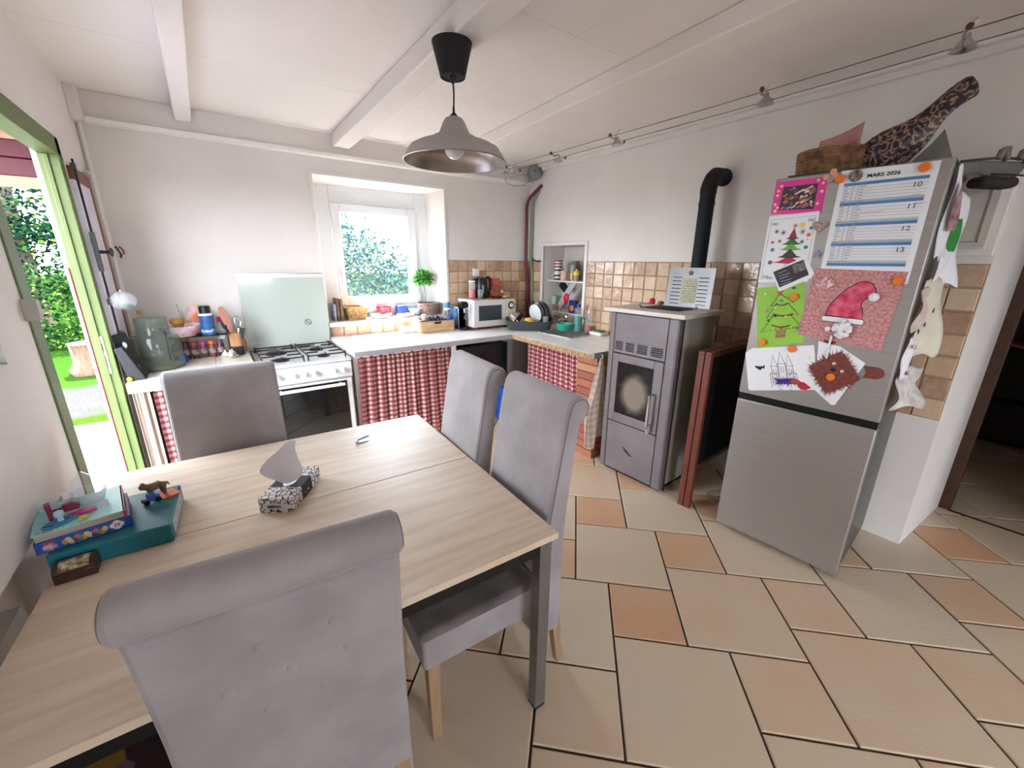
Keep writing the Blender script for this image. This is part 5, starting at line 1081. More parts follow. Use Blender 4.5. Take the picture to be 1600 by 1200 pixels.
for k_ in range(3):
    mb = MB(); A_ = RZ(radians(-38)) @ RZ(radians(40)) @ Matrix.Rotation(radians(80), 4, 'Y')
    mb.mi = 0; mb.lathe([(0, .004), (.088, .004)], n=36, T=A_, caps=False); mb.lathe([(0, -.002), (.090, -.002)], n=36, T=A_, caps=False); mb.mi = 1; mb.lathe([(.088, .004), (.122, .013), (.125, .011), (.090, -.002)], n=36, T=A_, caps=False)
    q_ = T0 @ Vector((.06+.035*k_, .03, .155))
    o_ = build('dinner_plate', mb, [mat('pale_plate', 'dfe2e0', .15), mat('dark_rim', '352f30', .25)], loc=q_)
    tag(o_, ('white plate with a dark rim, front one standing in the dish rack', 'dark rimmed plate in the middle of the three in the rack', 'dark rimmed plate at the back of the rack')[k_], 'plate', 'dark rimmed plates in the dish rack')
def inrack(v): return T0 @ Vector(v)
bowl('yellow_bowl', 'upturned yellow bowl in the dish rack', inrack((-.005, -.06, .065)), .065, .055, pm('e2b83a', .35), 'bowl', T=Matrix.Rotation(radians(180), 4, 'X')).location.z += .055
mb = MB(); mb.box(-.04, .04, -.004, .004, -.055, .055, TR(0, 0, 0, .2, .5, .5)); tag(build('black_spatula', mb, BLACKM, loc=inrack((-.10, -.05, .115)), bevel=.003), 'black kitchen slice lying in the dish rack', 'utensil')
bottle('glass_mug', 'upturned glass at the right end of the rack', inrack((.165, -.06, .06)), [(.03, 0), (.03, .075), (0, .08)], mat('grey_glass', '8a8c88', .1), 'glass')
bottle('small_glass', 'small amber jar behind the glass in the rack', inrack((.19, .02, .06)), [(.022, 0), (.022, .045), (0, .05)], mat('amber_jar', 'a88a4a', .2), 'jar')
bottle('colander', 'pinkish metal colander upturned in the rack', inrack((-.13, .06, .06)), [(.085, 0), (.08, .04), (.055, .08), (.02, .095), (0, .096)], mat('speckled_pan', '9c8078', .3, metal=.4, scale=60, col2='c8b0a0'), 'colander')
mb = MB(); mb.tube([inrack((-.18, -.05, .14)), inrack((-.15, -.06, .12)), inrack((-.10, -.09, .07))], [.010, .006, .006], 8); tag(build('white_ladle', mb, PLASTW), 'white plastic spoon leaning in the rack', 'spoon')
bottle('steel_cup', 'steel cup at the front of the rack', inrack((-.045, -.10, .055)), [(.024, 0), (.026, .04), (0, .042)], STEEL, 'cup')
mb = MB(); mb.lathe([(.06, 0), (.07, .01), (.085, .06), (.092, .066), (.092, .072), (.082, .072), (.068, .014), (0, .012)], n=28)
tag(build('turquoise_bowl', mb, mat('turquoise_plastic', '3cb8a0', .35), loc=(2.775, 2.945, CT+.0045)), 'turquoise plastic bowl on the sink edge', 'bowl')
bottle('dish_soap', 'tall pale bottle of turquoise liquid with a blue cap', (2.875, 2.862, CT), [(.04, 0), (.043, .01), (.042, .20), (.036, .225), (.02, .235)], glass('milky_plastic', (.82, .92, .88), .12), 'bottle', [('liquid', [(.039, .004), (.039, .145)], mat('turquoise_soap', '4a9ca4', .3)), ('cap', [(.022, .235), (.022, .265), (0, .266)], pm('2a4a9a', .3))])
bottle('spray_bottle', 'clear pump bottle with red liquid beside the turquoise one', (2.925, 2.765, CT), [(.036, 0), (.038, .01), (.036, .13), (.015, .17), (.013, .185)], CLEARP, 'bottle', [('liquid', [(.034, .004), (.034, .06)], pm('c8302c', .3)), ('pump', [(.016, .185), (.016, .20), (.008, .205), (.008, .235), (0, .237)], PLASTW)])
t = thing('sponge_dish', 'white soap dish with a green sponge at the worktop end', 'dish', (2.89, 2.60, CT))
mb = MB(); mb.box(-.05, .05, -.075, .075, 0, .03); build('tray', mb, PLASTW, t, bevel=.01, seg=3)
mb = MB(); mb.box(-.035, .035, -.055, .04, .03, .045); build('sponge', mb, mat('green_scourer', '5a7a58', .9), t, bevel=.005)
mb = MB(); mb.lathe([(.02, 0), (.024, .03), (.01, .045), (0, .046)], n=14); tag(build('red_jar_lid', mb, pm('c02038', .4), loc=(2.72, 1.93, 1.2525)), 'small red lidded pot at the back of the stove top', 'pot')
mb = MB(); mb.sphere((0, 0, .014), .03, .022, .014, 12, 8); tag(build('pebble', mb, mat('brown_pebble', '8a6050', .6), loc=(2.73, 1.86, 1.2525)), 'brown lump beside the red pot on the stove top', 'ornament')

# ---- niche
mb = MB(); pts = [(XR+.298, NY0+.001), (XR+.298, NY1-.001), (XR+.06, NY1-.001), (XR+.02, NY1-.12), (XR+.0, NY1-.3), (XR+.02, NY0+.12), (XR+.03, NY0+.001)]
mb.prism(pts, lambda a, b, s_: (a, b, s_), 1.35, 1.366); tag(build('niche_shelf', mb, WHITE, bevel=.003), 'white curved shelf in the wall niche', 'shelf')
NS = 1.3665
STR = {}
def mug(name, label, loc, ms, bands, r=.04, h=.05, hd=0, group=None):
    t_ = thing(name, label, 'mug', loc, 0, group); mb = MB(); nb = bands
    for k_ in range(nb): mb.mi = k_ % len(ms); mb.lathe([(r, h*k_/nb), (r, h*(k_+1)/nb)], n=24, caps=False)
    mb.mi = 0; mb.lathe([(0, 0), (r, 0)], n=24, caps=False); mb.lathe([(r, h), (r-.003, h), (r-.003, .006), (0, .005)], n=24, caps=False); build('body', mb, ms, t_)
    mb = MB(); mb.tube([(cos(hd)*(r-.002+.024*sin(a)), sin(hd)*(r-.002+.024*sin(a)), h/2+h*.32*cos(a)) for a in [pi*k/8 for k in range(9)]], .004, 8); build('handle', mb, ms[-1], t_); return t_
wB, wR, wW = pm('1e1a1e', .3), pm('8c1c34', .3), PLASTW
mug('mug', 'black and white striped mug, lowest of the stack in the niche', (3.10, 3.43, NS), [wB, wW], 4, .043, .075, 2.6, 'stacked striped mugs')
mug('mug', 'black and white striped mug in the middle of the stack', (3.10, 3.43, NS+.0755), [wW, wB], 3, .041, .055, -.9, 'stacked striped mugs')
mug('mug', 'red and white striped mug on top of the stack', (3.10, 3.43, NS+.131), [wR, wW], 5, .043, .075, -.9, 'stacked striped mugs')
mug('mug', 'pale pink mug beside the striped stack', (3.07, 3.30, NS), [pm('dcb4a0', .4)], 1, .04, .10, -.9)
bottle('baby_bottle', 'clear baby bottle on the niche shelf', (3.11, 3.205, NS), [(.032, 0), (.034, .01), (.034, .12), (.028, .14), (.028, .16), (0, .16)], mat('cloudy_grey', '9a9894', .25), 'bottle')
bottle('green_jug', 'grey green wire topped jug at the back of the niche shelf', (3.19, 3.25, NS), [(.06, 0), (.065, .04), (.05, .15), (.035, .20), (0, .2)], mat('grey_green', '6c7464', .4), 'jug')
bottle('yellow_cup', 'yellow lidded child cup on the niche shelf', (3.07, 3.115, NS), [(.028, 0), (.032, .07)], mat('beige_cup', 'b89a84', .4), 'cup', [('lid', [(.036, .06), (.036, .09), (.028, .1), (.01, .105), (.01, .12), (0, .12)], pm('e8d44a', .4))])
mb = MB(); mb.prism([(.012, .06), (-.012, .06), (-.01, 0), (0, -.015), (.01, 0)], lambda a, b, s_: (s_, a, b), -.006, .0); tag(build('yellow_spoon', mb, pm('e8d44a', .4), loc=(3.028, 3.14, NS+.02)), 'yellow plastic spoon hanging at the front of the child cup', 'spoon')
bottle('dark_bottle', 'black necked maroon bottle at the right of the niche shelf', (3.12, 3.00, NS), [(.036, 0), (.036, .06), (.018, .09)], mat('maroon_glass', '6a3a40', .2), 'bottle', [('neck', [(.018, .09), (.018, .14), (0, .142)], BLACK)])
NB = NZ0+.0145
mb = MB(); mb.box(-.012, .0, -.20, .20, -.035, .035, TR(3.08, 3.26, NB+.165, 0, radians(-52), 0)); tag(build('leaning_board', mb, mat('white_board_grater', 'cfc8c4', .4)), 'pale tray leaning diagonally in the lower niche', 'tray')
mb = MB(); mb.box(-.0, .03, -.03, .05, -.06, .06, TR(3.12, 3.36, NB+.26, 0, radians(-50), 0)); tag(build('grater_handle', mb, BLACKM, bevel=.01), 'black handled grater at the top of the leaning tray', 'grater')
mb = MB(); mb.sphere((0, 0, 0), .02, .035, .06, 12, 8); mb.v = [(x*(1+.2*sin(z*80)), y*(1+.2*sin(z*70+1)), z) for x, y, z in mb.v]; tag(build('red_packet', mb, pm('d82848', .35), loc=(3.02, 3.20, NB+.14)), 'shiny red packet in the lower niche', 'packet')
t = thing('spread_tub', 'dark blue box with an orange picture in the lower niche', 'box', (3.03, 3.095, NB)); mb = MB(); mb.box(-.025, .025, -.045, .045, 0, .13); build('box', mb, pm('28307a', .3), t, bevel=.003); mb = MB(); mb.lathe([(.03, 0), (0, .001)], (-.0256, 0, .05), 20, T=Matrix.Rotation(radians(-90), 4, 'Y')); build('picture', mb, pm('d88a3c', .4), t)
bottle('green_tin', 'green lidded jar at the left of the lower niche', (3.12, 3.49, NB+.0), [(.04, 0), (.04, .15), (0, .152)], mat('soft_green', 'a8b878', .4, scale=20, col2='8fb0b8'), 'jar')
bottle('round_tin', 'pinkish clear tub at the left bottom of the niche', (3.05, 3.42, NB), [(.05, 0), (.055, .06), (0, .062)], mat('pink_tub', 'b8a4a0', .35, scale=40, col2='8c7a78'), 'tub')
bottle('red_bottle', 'red bottle standing at the right of the lower niche', (3.06, 2.985, NB), [(.03, 0), (.03, .12), (.014, .17), (.014, .27), (0, .27)], pm('d0243c', .35), 'bottle')

# ================================================================ LEFT WORKTOP ITEMS
t = thing('glass_jar', 'large clear glass vase jar on the left worktop', 'vase', (-.335, 3.40, CL))
mb = MB(); pr = [(0, .003), (.12, .003), (.126, .012), (.128, .18), (.118, .205), (.088, .215), (.082, .225), (.080, .315), (.083, .32)]; mb.lathe(pr, n=36, caps=False); build('glass_wall', mb, GLASSG, t, solid=.003)
mb = MB(); mb.lathe([(0, .0045), (.115, .0045), (.118, .02), (0, .022)], n=28); build('sediment', mb, mat('sandy_bottom', '8f8a70', .8), t)
mb = MB(); 
for k_ in range(5): a = 2*pi*k_/5; mb.tube([(0, 0, .10), (.028*cos(a), 0, .10+.028*sin(a))], [.007, .003], 6)
build('starfish', mb, mat('starfish', 'c0b48c', .8), t)
t = thing('black_holder', 'tall black box leaning in the corner by the doorway', 'box', (-.425, 3.24, CL))
mb = MB(); mb.box(-.035, .035, -.05, .05, 0, .27, TR(0, 0, 0.0, .3, 0, radians(-13))); build('case', mb, BLACK, t, bevel=.004)
for z, s_ in ((.20, 1), (.06, 1)):
    mb = MB(); mb.sphere((TR(0, 0, 0, .3, 0, radians(-13)) @ Vector((0, -.0505, z))), .012, .002, .02, 12, 8); build('oval_mark', mb, PLASTW, t)
mb = MB(); mb.hexa([(-.045, -.04, 0), (.03, -.04, 0), (.03, .02, 0), (-.045, .02, 0), (-.075, -.04, .19), (-.04, -.04, .2), (-.04, .02, .2), (-.075, .02, .19)]); tag(build('knife_sheath', mb, mat('charcoal', '232325', .4), loc=(-.415, 3.14, CL), bevel=.003), 'charcoal wedge standing in front of the black box by the doorway', 'knife block')
mb = MB(); mb.sphere((0, 0, .014), .014, n=12, k=8); tag(build('lemon', mb, pm('c8a82c', .5), loc=(-.455, 3.09, CL)), 'tiny yellow ball at the front corner of the left worktop', 'ball')
mb = MB(); mb.sphere((0, 0, .03), .03, .025, .035, 10, 8); mb.v = [(x*(1+.25*sin(z*120)), y, z) for x, y, z in mb.v]; tag(build('blue_wrapper', mb, pm('2456b0', .4), loc=(-.225, 3.50, CL)), 'crumpled blue wrapper right of the glass vase', 'wrapper')
t = thing('wire_shelf', 'black wire shelf rack on the left worktop', 'rack', (-.12, 3.62, CL))
mb = MB(); w_, d_, z = .17, .10, .16
for sx in (-1, 1):
    mb.tube(smoothpath([(sx*w_, -d_, 0), (sx*w_, -d_, z-.02), (sx*w_, -d_+.02, z), (sx*w_, d_-.02, z), (sx*w_, d_, z-.02), (sx*w_, d_, 0)], 4), .004, 8)
for k_ in range(9): y = -d_+.02+k_*.02; mb.tube([(-w_, y, z), (w_, y, z)], .0022, 6)
build('wire_frame', mb, IRON, t)
RT = CL+.165
for k_, (x, c1, c2, lb) in enumerate(((-.255, '4a2838', '2a2028', 'dark maroon spice jar, leftmost under the wire shelf'), (-.205, '5c2436', '2c2428', 'dark maroon spice jar, second from left under the wire shelf'), (-.155, '7a2c3c', 'a03a48', 'red spice jar under the middle of the wire shelf'), (-.105, '7c4a50', 'c83a80', 'spice jar with a bright pink lid under the wire shelf'), (-.055, '8a4a38', 'c8603a', 'spice jar with an orange lid under the wire shelf'), (-.005, '503048', '6a3a5c', 'purple lidded spice jar at the right under the wire shelf'))):
    bottle('spice_jar', lb, (x, 3.60+.01*(k_ % 2), CL), [(.021, 0), (.022, .005), (.022, .085), (.018, .095)], mat('spice_%d' % k_, c1, .25, var=.2, scale=60), 'spice jar', [('lid', [(.020, .095), (.020, .118), (0, .119)], pm(c2, .35)), ('label', [(.0225, .03), (.0225, .065)], pm('b8a89c', .5, scale=90, col2=c1))], 'spice jars under the wire shelf')
bowl('pink_bowl', 'wide pale bowl with pink pattern on the wire shelf', (-.205, 3.60, RT), .125, .075, mat('pink_patterned', 'e2cdd0', .3, scale=18, col2='c78fa0'), 'bowl', base=.6)
bottle('salt_tub', 'tall dark blue tub with a black lid on the wire shelf', (-.055, 3.575, RT), [(.04, 0), (.042, .005), (.042, .135), (.038, .14)], mat('navy_label', '24487c', .35, scale=30, col2='2f5c94'), 'tub', [('neck', [(.043, .135), (.043, .145), (.036, .15), (0, .15)], PLASTW), ('lid', [(.034, .15), (.034, .195), (.03, .20), (0, .20)], BLACK), ('print', [(.0424, .02), (.0424, .04)], pm('c8d0d8', scale=90, col2='24487c'))])
bottle('pink_cap_bottle', 'small clear bottle with a pink cap behind the blue tub', (.02, 3.66, CL), [(.028, 0), (.03, .01), (.03, .2), (.02, .24)], CLEARP, 'bottle', [('cap', [(.018, .24), (.018, .275), (0, .276)], pm('d0408a', .4)), ('label', [(.0305, .12), (.0305, .17)], pm('8a9894', scale=50, col2='e0e0e0'))])
bottle('mustard_jar', 'jar with an orange yellow lid at the back of the wire shelf', (-.225, 3.73, CL), [(.04, 0), (.04, .24)], mat('jar_contents', 'a08858', .3), 'jar', [('lid', [(.041, .24), (.041, .27), (0, .27)], pm('dc9a3a', .4))])
mb = MB(); mb.tube([(0, 0, .0), (-.006, 0, .05), (-.014, 0, .11)], .002, 5); mb.tube([(0.01, 0, 0), (.008, 0, .06)], .0018, 5); tag(build('dried_sprig', mb, pm('7a7a40', .7), loc=(-.195, 3.71, CL+.245+.02)), 'dried green sprig by the yellow lidded jar', 'herb')
mb = MB(); mb.sphere((0, 0, .10), .07, .03, .10, 14, 10); mb.v = [(x*(1+.15*sin(z*70)), y, max(z, 0)) for x, y, z in mb.v]; tag(build('orange_packet', mb, mat('orange_bag', 'd8602c', .4, scale=12, col2='d8c8c0'), loc=(-.105, 3.735, RT)), 'orange and clear food bag at the back of the wire shelf', 'packet')
t = thing('garlic_dish', 'small white dish of garlic bulbs beside the utensil pot', 'dish', (.035, 3.50, CL)); 
mb = MB(); mb.lathe([(.03, 0), (.055, .012), (.058, .016), (.03, .006), (0, .005)], n=24); build('saucer', mb, PLASTW, t)
for k_, (x, y) in enumerate(((-.02, 0), (.022, .015), (.01, -.022))):
    mb = MB(); mb.lathe([(.008, 0), (.022, .012), (.02, .028), (.006, .04), (.004, .052), (0, .053)], n=14); tag(build('garlic_bulb', mb, mat('garlic', 'd8c8b8', .6, scale=60), loc=(.035+x, 3.50+y, CL+.0075)), ('pale garlic bulb at the left of the small dish', 'pale garlic bulb at the right of the small dish', 'pale garlic bulb at the front of the small dish')[k_], 'garlic', 'garlic bulbs in the dish')
t = thing('utensil_pot', 'two-tone wooden and black pot left of the cooker', 'pot', (.095, 3.60, CL))
mb = MB(); mb.lathe([(.045, 0), (.045, .065)], n=24); build('black_base', mb, pm('2c302e', .5), t)
mb = MB(); mb.lathe([(.045, .065), (.042, .16), (.038, .16), (.040, .07), (0, .068)], n=24); build('wooden_sleeve', mb, CORK, t)
def uten(name, label, a, b, mat_, head): 
    mb = MB(); a = Vector(a); b = Vector(b); head(mb, a, b); tag(build(name, mb, mat_), label, 'utensil', 'utensils in the pot')
o_ = Vector((.095, 3.60, CL))
mb = MB(); a, b = o_+Vector((.0, -.01, .10)), o_+Vector((-.055, -.02, .34)); dd_ = (b-a).normalized()
mb.grid(8, 16, lambda p_, q2: a+dd_*(.26*q2)+Vector((1, 0, .23)).normalized()*((p_-.5)*2*(.008+.018*max(0, sin(pi*max(0, (q2-.25))/.85)))))
tag(build('wooden_spatula', mb, mat('reddish_spoon_wood', 'a8705c', .5), solid=.006), 'broad reddish wooden spatula leaning left in the pot', 'spatula', 'utensils in the pot')
mb = MB(); mb.tube([o_+Vector((-.01, 0, .10)), o_+Vector((-.05, .0, .20))], .006, 8); mb.sphere(o_+Vector((-.05, .0, .22)), .022, .008, .04, 12, 8, T=Matrix.Rotation(-.3, 4, 'Y')); tag(build('black_ladle', mb, BLACKM), 'black serving spoon behind the wooden spatula', 'spoon', 'utensils in the pot')
mb = MB(); mb.tube([o_+Vector((.01, 0, .10)), o_+Vector((.03, .0, .19))], .008, 8)
for k_ in range(7):
    a = pi*k_/7; mb.tube([o_+Vector((.03, 0, .19))+Vector((cos(a)*r*.022, sin(a)*r*.022, h)) for r, h in ((0, 0), (.9, .03), (1, .06), (.6, .085), (0, .095), (-.6, .085), (-1, .06), (-.9, .03), (0, 0))], .001, 4)
tag(build('whisk', mb, [CHROME]), 'wire whisk on the right of the utensil pot', 'whisk', 'utensils in the pot')
mb = MB(); mb.box(-.018, .018, -.004, .004, .12, .20, TR(o_.x+.01, o_.y-.02, o_.z, 0, 0, .2)); mb.box(-.005, .005, -.003, .003, .08, .13, TR(o_.x+.01, o_.y-.02, o_.z, 0, 0, .2)); tag(build('green_turner', mb, pm('24332e', .5)), 'dark green turner at the front of the utensil pot', 'utensil', 'utensils in the pot')
mb = MB(); mb.box(0, .012, 0, .10, 0, .085); tag(build('cutting_board', mb, CORK, loc=(.15, 3.66, CL), bevel=.002), 'small wooden board edge beside the cooker', 'board')
bottle('clear_bottle', 'tall clear bottle with a yellow cap behind the glass vase', (-.41, 3.70, CL), [(.05, 0), (.055, .01), (.055, .20), (.03, .28), (.014, .32)], CLEARP, 'bottle', [('cap', [(.016, .32), (.016, .34), (0, .341)], pm('c8b060', .4))])
# bauble
t = thing('glass_bauble', 'clear glass bauble with red and green inside hanging by the casement', 'bauble', (-.412, 3.20, 1.318))
mb = MB(); mb.sphere((0, 0, 0), .060, .060, .053, 24, 16); build('glass_ball', mb, glass('bauble_glass', (.9, .9, .94), .22, .05), t)
mb = MB(); mb.sphere((-.024, -.024, -.012), .015, n=10, k=8); build('red_bead', mb, pm('b02838'), t)
mb = MB(); mb.sphere((.006, -.012, -.028), .036, .025, .014, 12, 8); build('green_sprig', mb, pm('2c6a4a'), t)
mb = MB(); mb.lathe([(.008, .052), (.008, .060), (0, .061)], n=12); mb.tube([(0, 0, .060), (0, -.005, .16), (.012, -.01, .26)], .001, 4); build('hanger', mb, CHROME, t)
mb = MB(); mb.tube(smoothpath([(0, 0, 0), (.012, -.01, -.02), (.02, -.01, -.05), (.014, -.01, -.06)], 3), .006, 6); mb.mi = 1; mb.tube(smoothpath([(.018, 0, .0), (.034, 0, -.02), (.032, 0, -.04)], 3), .006, 6); tag(build('key_ribbon', mb, [pm('40384a'), pm('b04050')], loc=(-.452, 3.735, 1.62)), 'small red and dark key ribbon on the white trim', 'ribbon')
# switches on the left wall
t = thing('light_switch', 'beige light switch with a white plate beside the doorway', 'switch', (XL, 2.08, 1.38))
mb = MB(); mb.hexa([(0, -.045, -.03), (.035, -.04, -.028), (.035, .0, -.028), (0, .005, -.03), (0, -.045, .04), (.035, -.04, .036), (.035, .0, .036), (0, .005, .04)]); build('switch_box', mb, mat('beige_switch', 'b5aca4', .5), t, bevel=.003)
t.location.y = 2.03
t = thing('wall_plate', 'white switch plate mounted on the dark green door post', 'switch', (-.494, 2.055, 1.375)); mb = MB(); mb.box(0.0005, .012, -.025, .03, -.028, .028); build('plate', mb, WHITE, t, bevel=.003)
mb = MB(); mb.box(.012, .016, -.006, .006, -.012, .012); build('rocker', mb, PLASTW, t)
mb = MB(); mb.grid(6, 8, lambda a, b: (.003+.02*sin(a*4)*b, -.30+.22*a, .16-.16*b*(1-.0*a)-.05*a*b)); tag(build('pinned_paper', mb, mat('pale_green_paper', 'c8d0c8', .7), loc=(XL, 1.86, 1.30), solid=.001), 'pale green paper hanging at the left wall edge', 'paper')

# ================================================================ ON THE TABLE
TT = TZ
t = thing('tissue_box', 'black and white patterned tissue box on the table', 'tissue box', (.016, 1.443, TT), math.atan2(-.054, .09))
# local: x along the short front (0..0.105), y depth along the long side
ex = Vector((.106-.016, 1.382-1.436)); short = .107
t.rotation_euler[2] = radians(-33); 
MOS = mat('black_white_blobs', 'e6e2e2', .5)
n_ = MOS.node_tree; vo = n_.nodes.new('ShaderNodeTexVoronoi'); vo.feature = 'DISTANCE_TO_EDGE'; vo.inputs['Scale'].default_value = 52; tt = n_.nodes.new('ShaderNodeTexCoord'); n_.links.new(tt.outputs['Object'], vo.inputs['Vector'])
cr = n_.nodes.new('ShaderNodeValToRGB'); cr.color_ramp.elements[0].position = .05; cr.color_ramp.elements[0].color = (*hx('1c1a1c'), 1); cr.color_ramp.elements[1].position = .09; cr.color_ramp.elements[1].color = (*hx('e6e2e2'), 1)
n_.links.new(vo.outputs[0], cr.inputs[0]); n_.links.new(cr.outputs[0], n_.nodes['Principled BSDF'].inputs['Base Color'])
BH = .052; BLn = .225
mb = MB(); mb.box(0, short, 0, .075, 0, BH); mb.box(0, short, .155, BLn, 0, BH); mb.mi = 1; mb.box(0, short, .075, .155, 0, BH); build('carton', mb, [MOS, pm('1f1e20', .5)], t)
mb = MB(); mb.box(.012, short-.012, -.0008, 0, .014, .034); lb_ = build('label_panel', mb, PAPER, t); text('lettering', 'sabino', .017, INK, t, (short*.46, -.0016, .024), (radians(90), 0, 0), True)
mb = MB(); mb.lathe([(.0, 0), (.02, 0)], (short/2, .115, BH+.0006), 20, caps=False, sy=1.9); build('opening', mb, PAPER, t)
mb = MB()
tv = [(.053, .085, BH+.001), (.040, .10, BH+.001), (.066, .105, BH+.001), (.050, .125, BH+.001),   # 0-3 root
      (-.030, .060, BH+.058), (-.012, .085, BH+.095), (.020, .125, BH+.112), (.045, .150, BH+.150), (.078, .165, BH+.135), (.062, .150, BH+.120),   # 4-9 crest
      (.095, .125, BH+.060), (.112, .105, BH+.030), (.010, .075, BH+.030), (.030, .095, BH+.070), (.058, .120, BH+.085), (.085, .118, BH+.045), (.045, .080, BH+.035), (.062, .095, BH+.040)]
tf = [(4, 12, 13, 5), (12, 0, 16, 13), (5, 13, 6), (13, 16, 17, 14), (13, 14, 6), (16, 0, 2, 17), (6, 14, 9, 7), (7, 9, 8), (14, 17, 15, 10), (14, 10, 9), (17, 2, 11, 15), (15, 11, 10)]
mb.q(tv, tf); build('tissue', mb, mat('white_tissue', 'f4f3f8', .85, bump=.1, bscale=60), t, solid=.0008, sub=2)
mb = MB(); mb.box(short, short+.0006, .10, .108, .012, .016); mb.box(short, short+.0006, .118, .128, .014, .02); build('print', mb, PAPER, t)
# nail clipper
t = thing('nail_clipper', 'small silver and blue nail clipper on the table', 'nail clipper', (.46, 1.815, TT), radians(10))
mb = MB(); mb.hexa([(-.028, -.005, 0.001), (.03, -.006, .001), (.03, .006, .001), (-.028, .005, .001), (-.028, -.005, .008), (.03, -.006, .003), (.03, .006, .003), (-.028, .005, .008)]); mb.box(-.03, -.02, -.006, .006, .0, .014); mb.cyl((-.02, 0, 0), (-.02, 0, .017), .004, n=10); build('jaws', mb, CHROME, t)
mb = MB(); mb.hexa([(-.022, -.005, .014), (.034, -.006, .020), (.034, .006, .020), (-.022, .005, .014), (-.022, -.005, .017), (.034, -.006, .024), (.034, .006, .024), (-.022, .005, .017)]); build('lever', mb, pm('3a62b0', .3, metal=.3), t, bevel=.001)
# teal box file
t = thing('box_file', 'teal cardboard box file on the left of the table', 'box file', (-.465, 1.437, TT), radians(-3))
mb = MB(); mb.box(0, .258, 0, .27, 0, .058); build('box_body', mb, mat('teal_card', '1f7280', .45, var=.05), t, bevel=.006, seg=3)
mb = MB(); mb.box(.2585, .2592, .03, .24, .008, .05); build('spine_label', mb, pm('b8d0dc', .4), t); mb = MB(); mb.box(.2593, .2598, .05, .20, .016, .042); build('label_text', mb, pm('d8dce4', scale=60, col2='a0a8b8'), t)
T1 = TT+.0585
t = thing('puzzle_box', 'blue jigsaw puzzle box lying on the teal box file', 'puzzle box', (-.492+.01, 1.452, T1), radians(9))
mb = MB(); mb.box(0, .19, 0, .17, 0, .034); build('carton', mb, pm('1f4f9e', .35), t, bevel=.002)
mb = MB(); rr = random.Random(3); mm = [pm(c) for c in ('c08050', 'd8c060', 'b8b0b0', '504048', 'c0604a', '6a7a4a')]
for k_ in range(14): mb.mi = k_ % 6; mb.sphere((.055+k_*.006, -.0006, .015+.004*sin(k_*2)), .007, .001, .008, 10, 6)
build('picture_band', mb, mm, t)
mb = MB(); mb.sphere((.027, -.0006, .013), .014, .001, .011, 16, 6); build('badge', mb, pm('b8b4c4', scale=90, col2='8a4050'), t)
mb = MB(); mb.box(.017, .037, -.0012, 0, .024, .030); build('badge_strip', mb, pm('c02c40'), t)
jig = []
for k_ in range(32): a = 2*pi*k_/32; r = .011*(1+.28*abs(cos(2*a))); jig.append((.158+r*1.1*cos(a), .018+r*sin(a)))
mb = MB(); mb.prism(jig, lambda a, b, s_: (a, s_, b), -.0014, 0); build('puzzle_piece_mark', mb, PAPER, t)
text('piece_count', '24', .013, pm('c02c40'), t, (.158, -.0019, .018), (radians(90), 0, 0), True)
mb = MB(); mb.box(.1902, .191, .03, .15, .004, .03); build('picture_side', mb, pm('8a7a60', scale=40, col2='c04030'), t)
T2_ = T1+.0345
t = thing('comic_album', 'pale turquoise book with a red edge on the puzzle box', 'book', (-.482, 1.455, T2_), radians(9))
mb = MB(); mb.box(.004, .177, .0, .185, .0, .018); build('pages', mb, mat('page_edges', 'b8aa9c', .8, var=.15, scale=8, stretch=(1, 1, 60)), t)
mb = MB(); mb.box(.0, .180, -.002, .187, .018, .0205); cv_ = build('cover', mb, mat('turquoise_print', '84c8c6', .3, scale=14, col2='9cd4d4'), t)
mb = MB(); mb.box(.177, .182, -.002, .187, 0, .0205); build('spine', mb, pm('d02840', .4), t)
mb = MB(); mb.box(.132, .150, .06, .105, .0205, .0212); build('title_patch', mb, PAPER, cv_)
mb = MB(); mb.box(.01, .045, .0, .012, .0205, .021); mb.box(.055, .06, .005, .012, .0205, .021); build('checker_print', mb, pm('5a6a60', scale=200, col2='e0e8e0'), cv_)
T3 = T2_+.0212
def onbook(x, y, z=0): q_ = RZ(radians(9)) @ Vector((x, y, 0)); return (-.482+q_.x, 1.455+q_.y, T3+z)
for k_, (x, y, lb) in enumerate(((.045, .125, 'clear plastic cup lying at the left behind the dummy'), (.115, .13, 'clear plastic cup at the right behind the dummy'))):
    mb = MB(); mb.lathe([(.028, 0), (.03, .004), (.038, .035), (.04, .036), (.0385, .036), (.029, .006), (0, .004)], n=24); tag(build('plastic_cup', mb, CLEARP, loc=onbook(x, y)), lb, 'cup', 'clear cups on the book')
mb = MB(); mb.tube([(0, 0, .0), (.01, .02, .03), (.03, .03, .05)], [.014, .016, .014], 12); tag(build('clear_tube', mb, CLEARP, loc=onbook(.08, .17, .014)), 'upright clear plastic piece between the two cups', 'plastic piece')
t = thing('baby_dummy', 'translucent blue baby dummy on the turquoise book', 'dummy', onbook(.055, .04), radians(15))
BL = mat('translucent_blue', '4a9ccc', .15, trans=.3)
mb = MB(); mb.prism([(-.032+.0*k, 0) for k in (0,)]+[(.032*cos(a), .018*sin(a)*(1-.35*cos(a)**2)) for a in [2*pi*k/24+pi for k in range(1, 24)]], lambda a, b, s_: (a, b, s_), 0, .006); build('shield', mb, BL, t, bevel=.002)
mb = MB(); mb.lathe([(.007, .006), (.006, .014), (.011, .022), (.010, .032), (0, .037)], n=16); build('teat', mb, mat('clear_teat', 'b4d0dc', .1), t)
mb = MB(); mb.tube([(-.02+.016*cos(a), -.012+.011*sin(a), .003) for a in [2*pi*k/18 for k in range(18)]], .003, 6, closed=True); build('ring', mb, BL, t)
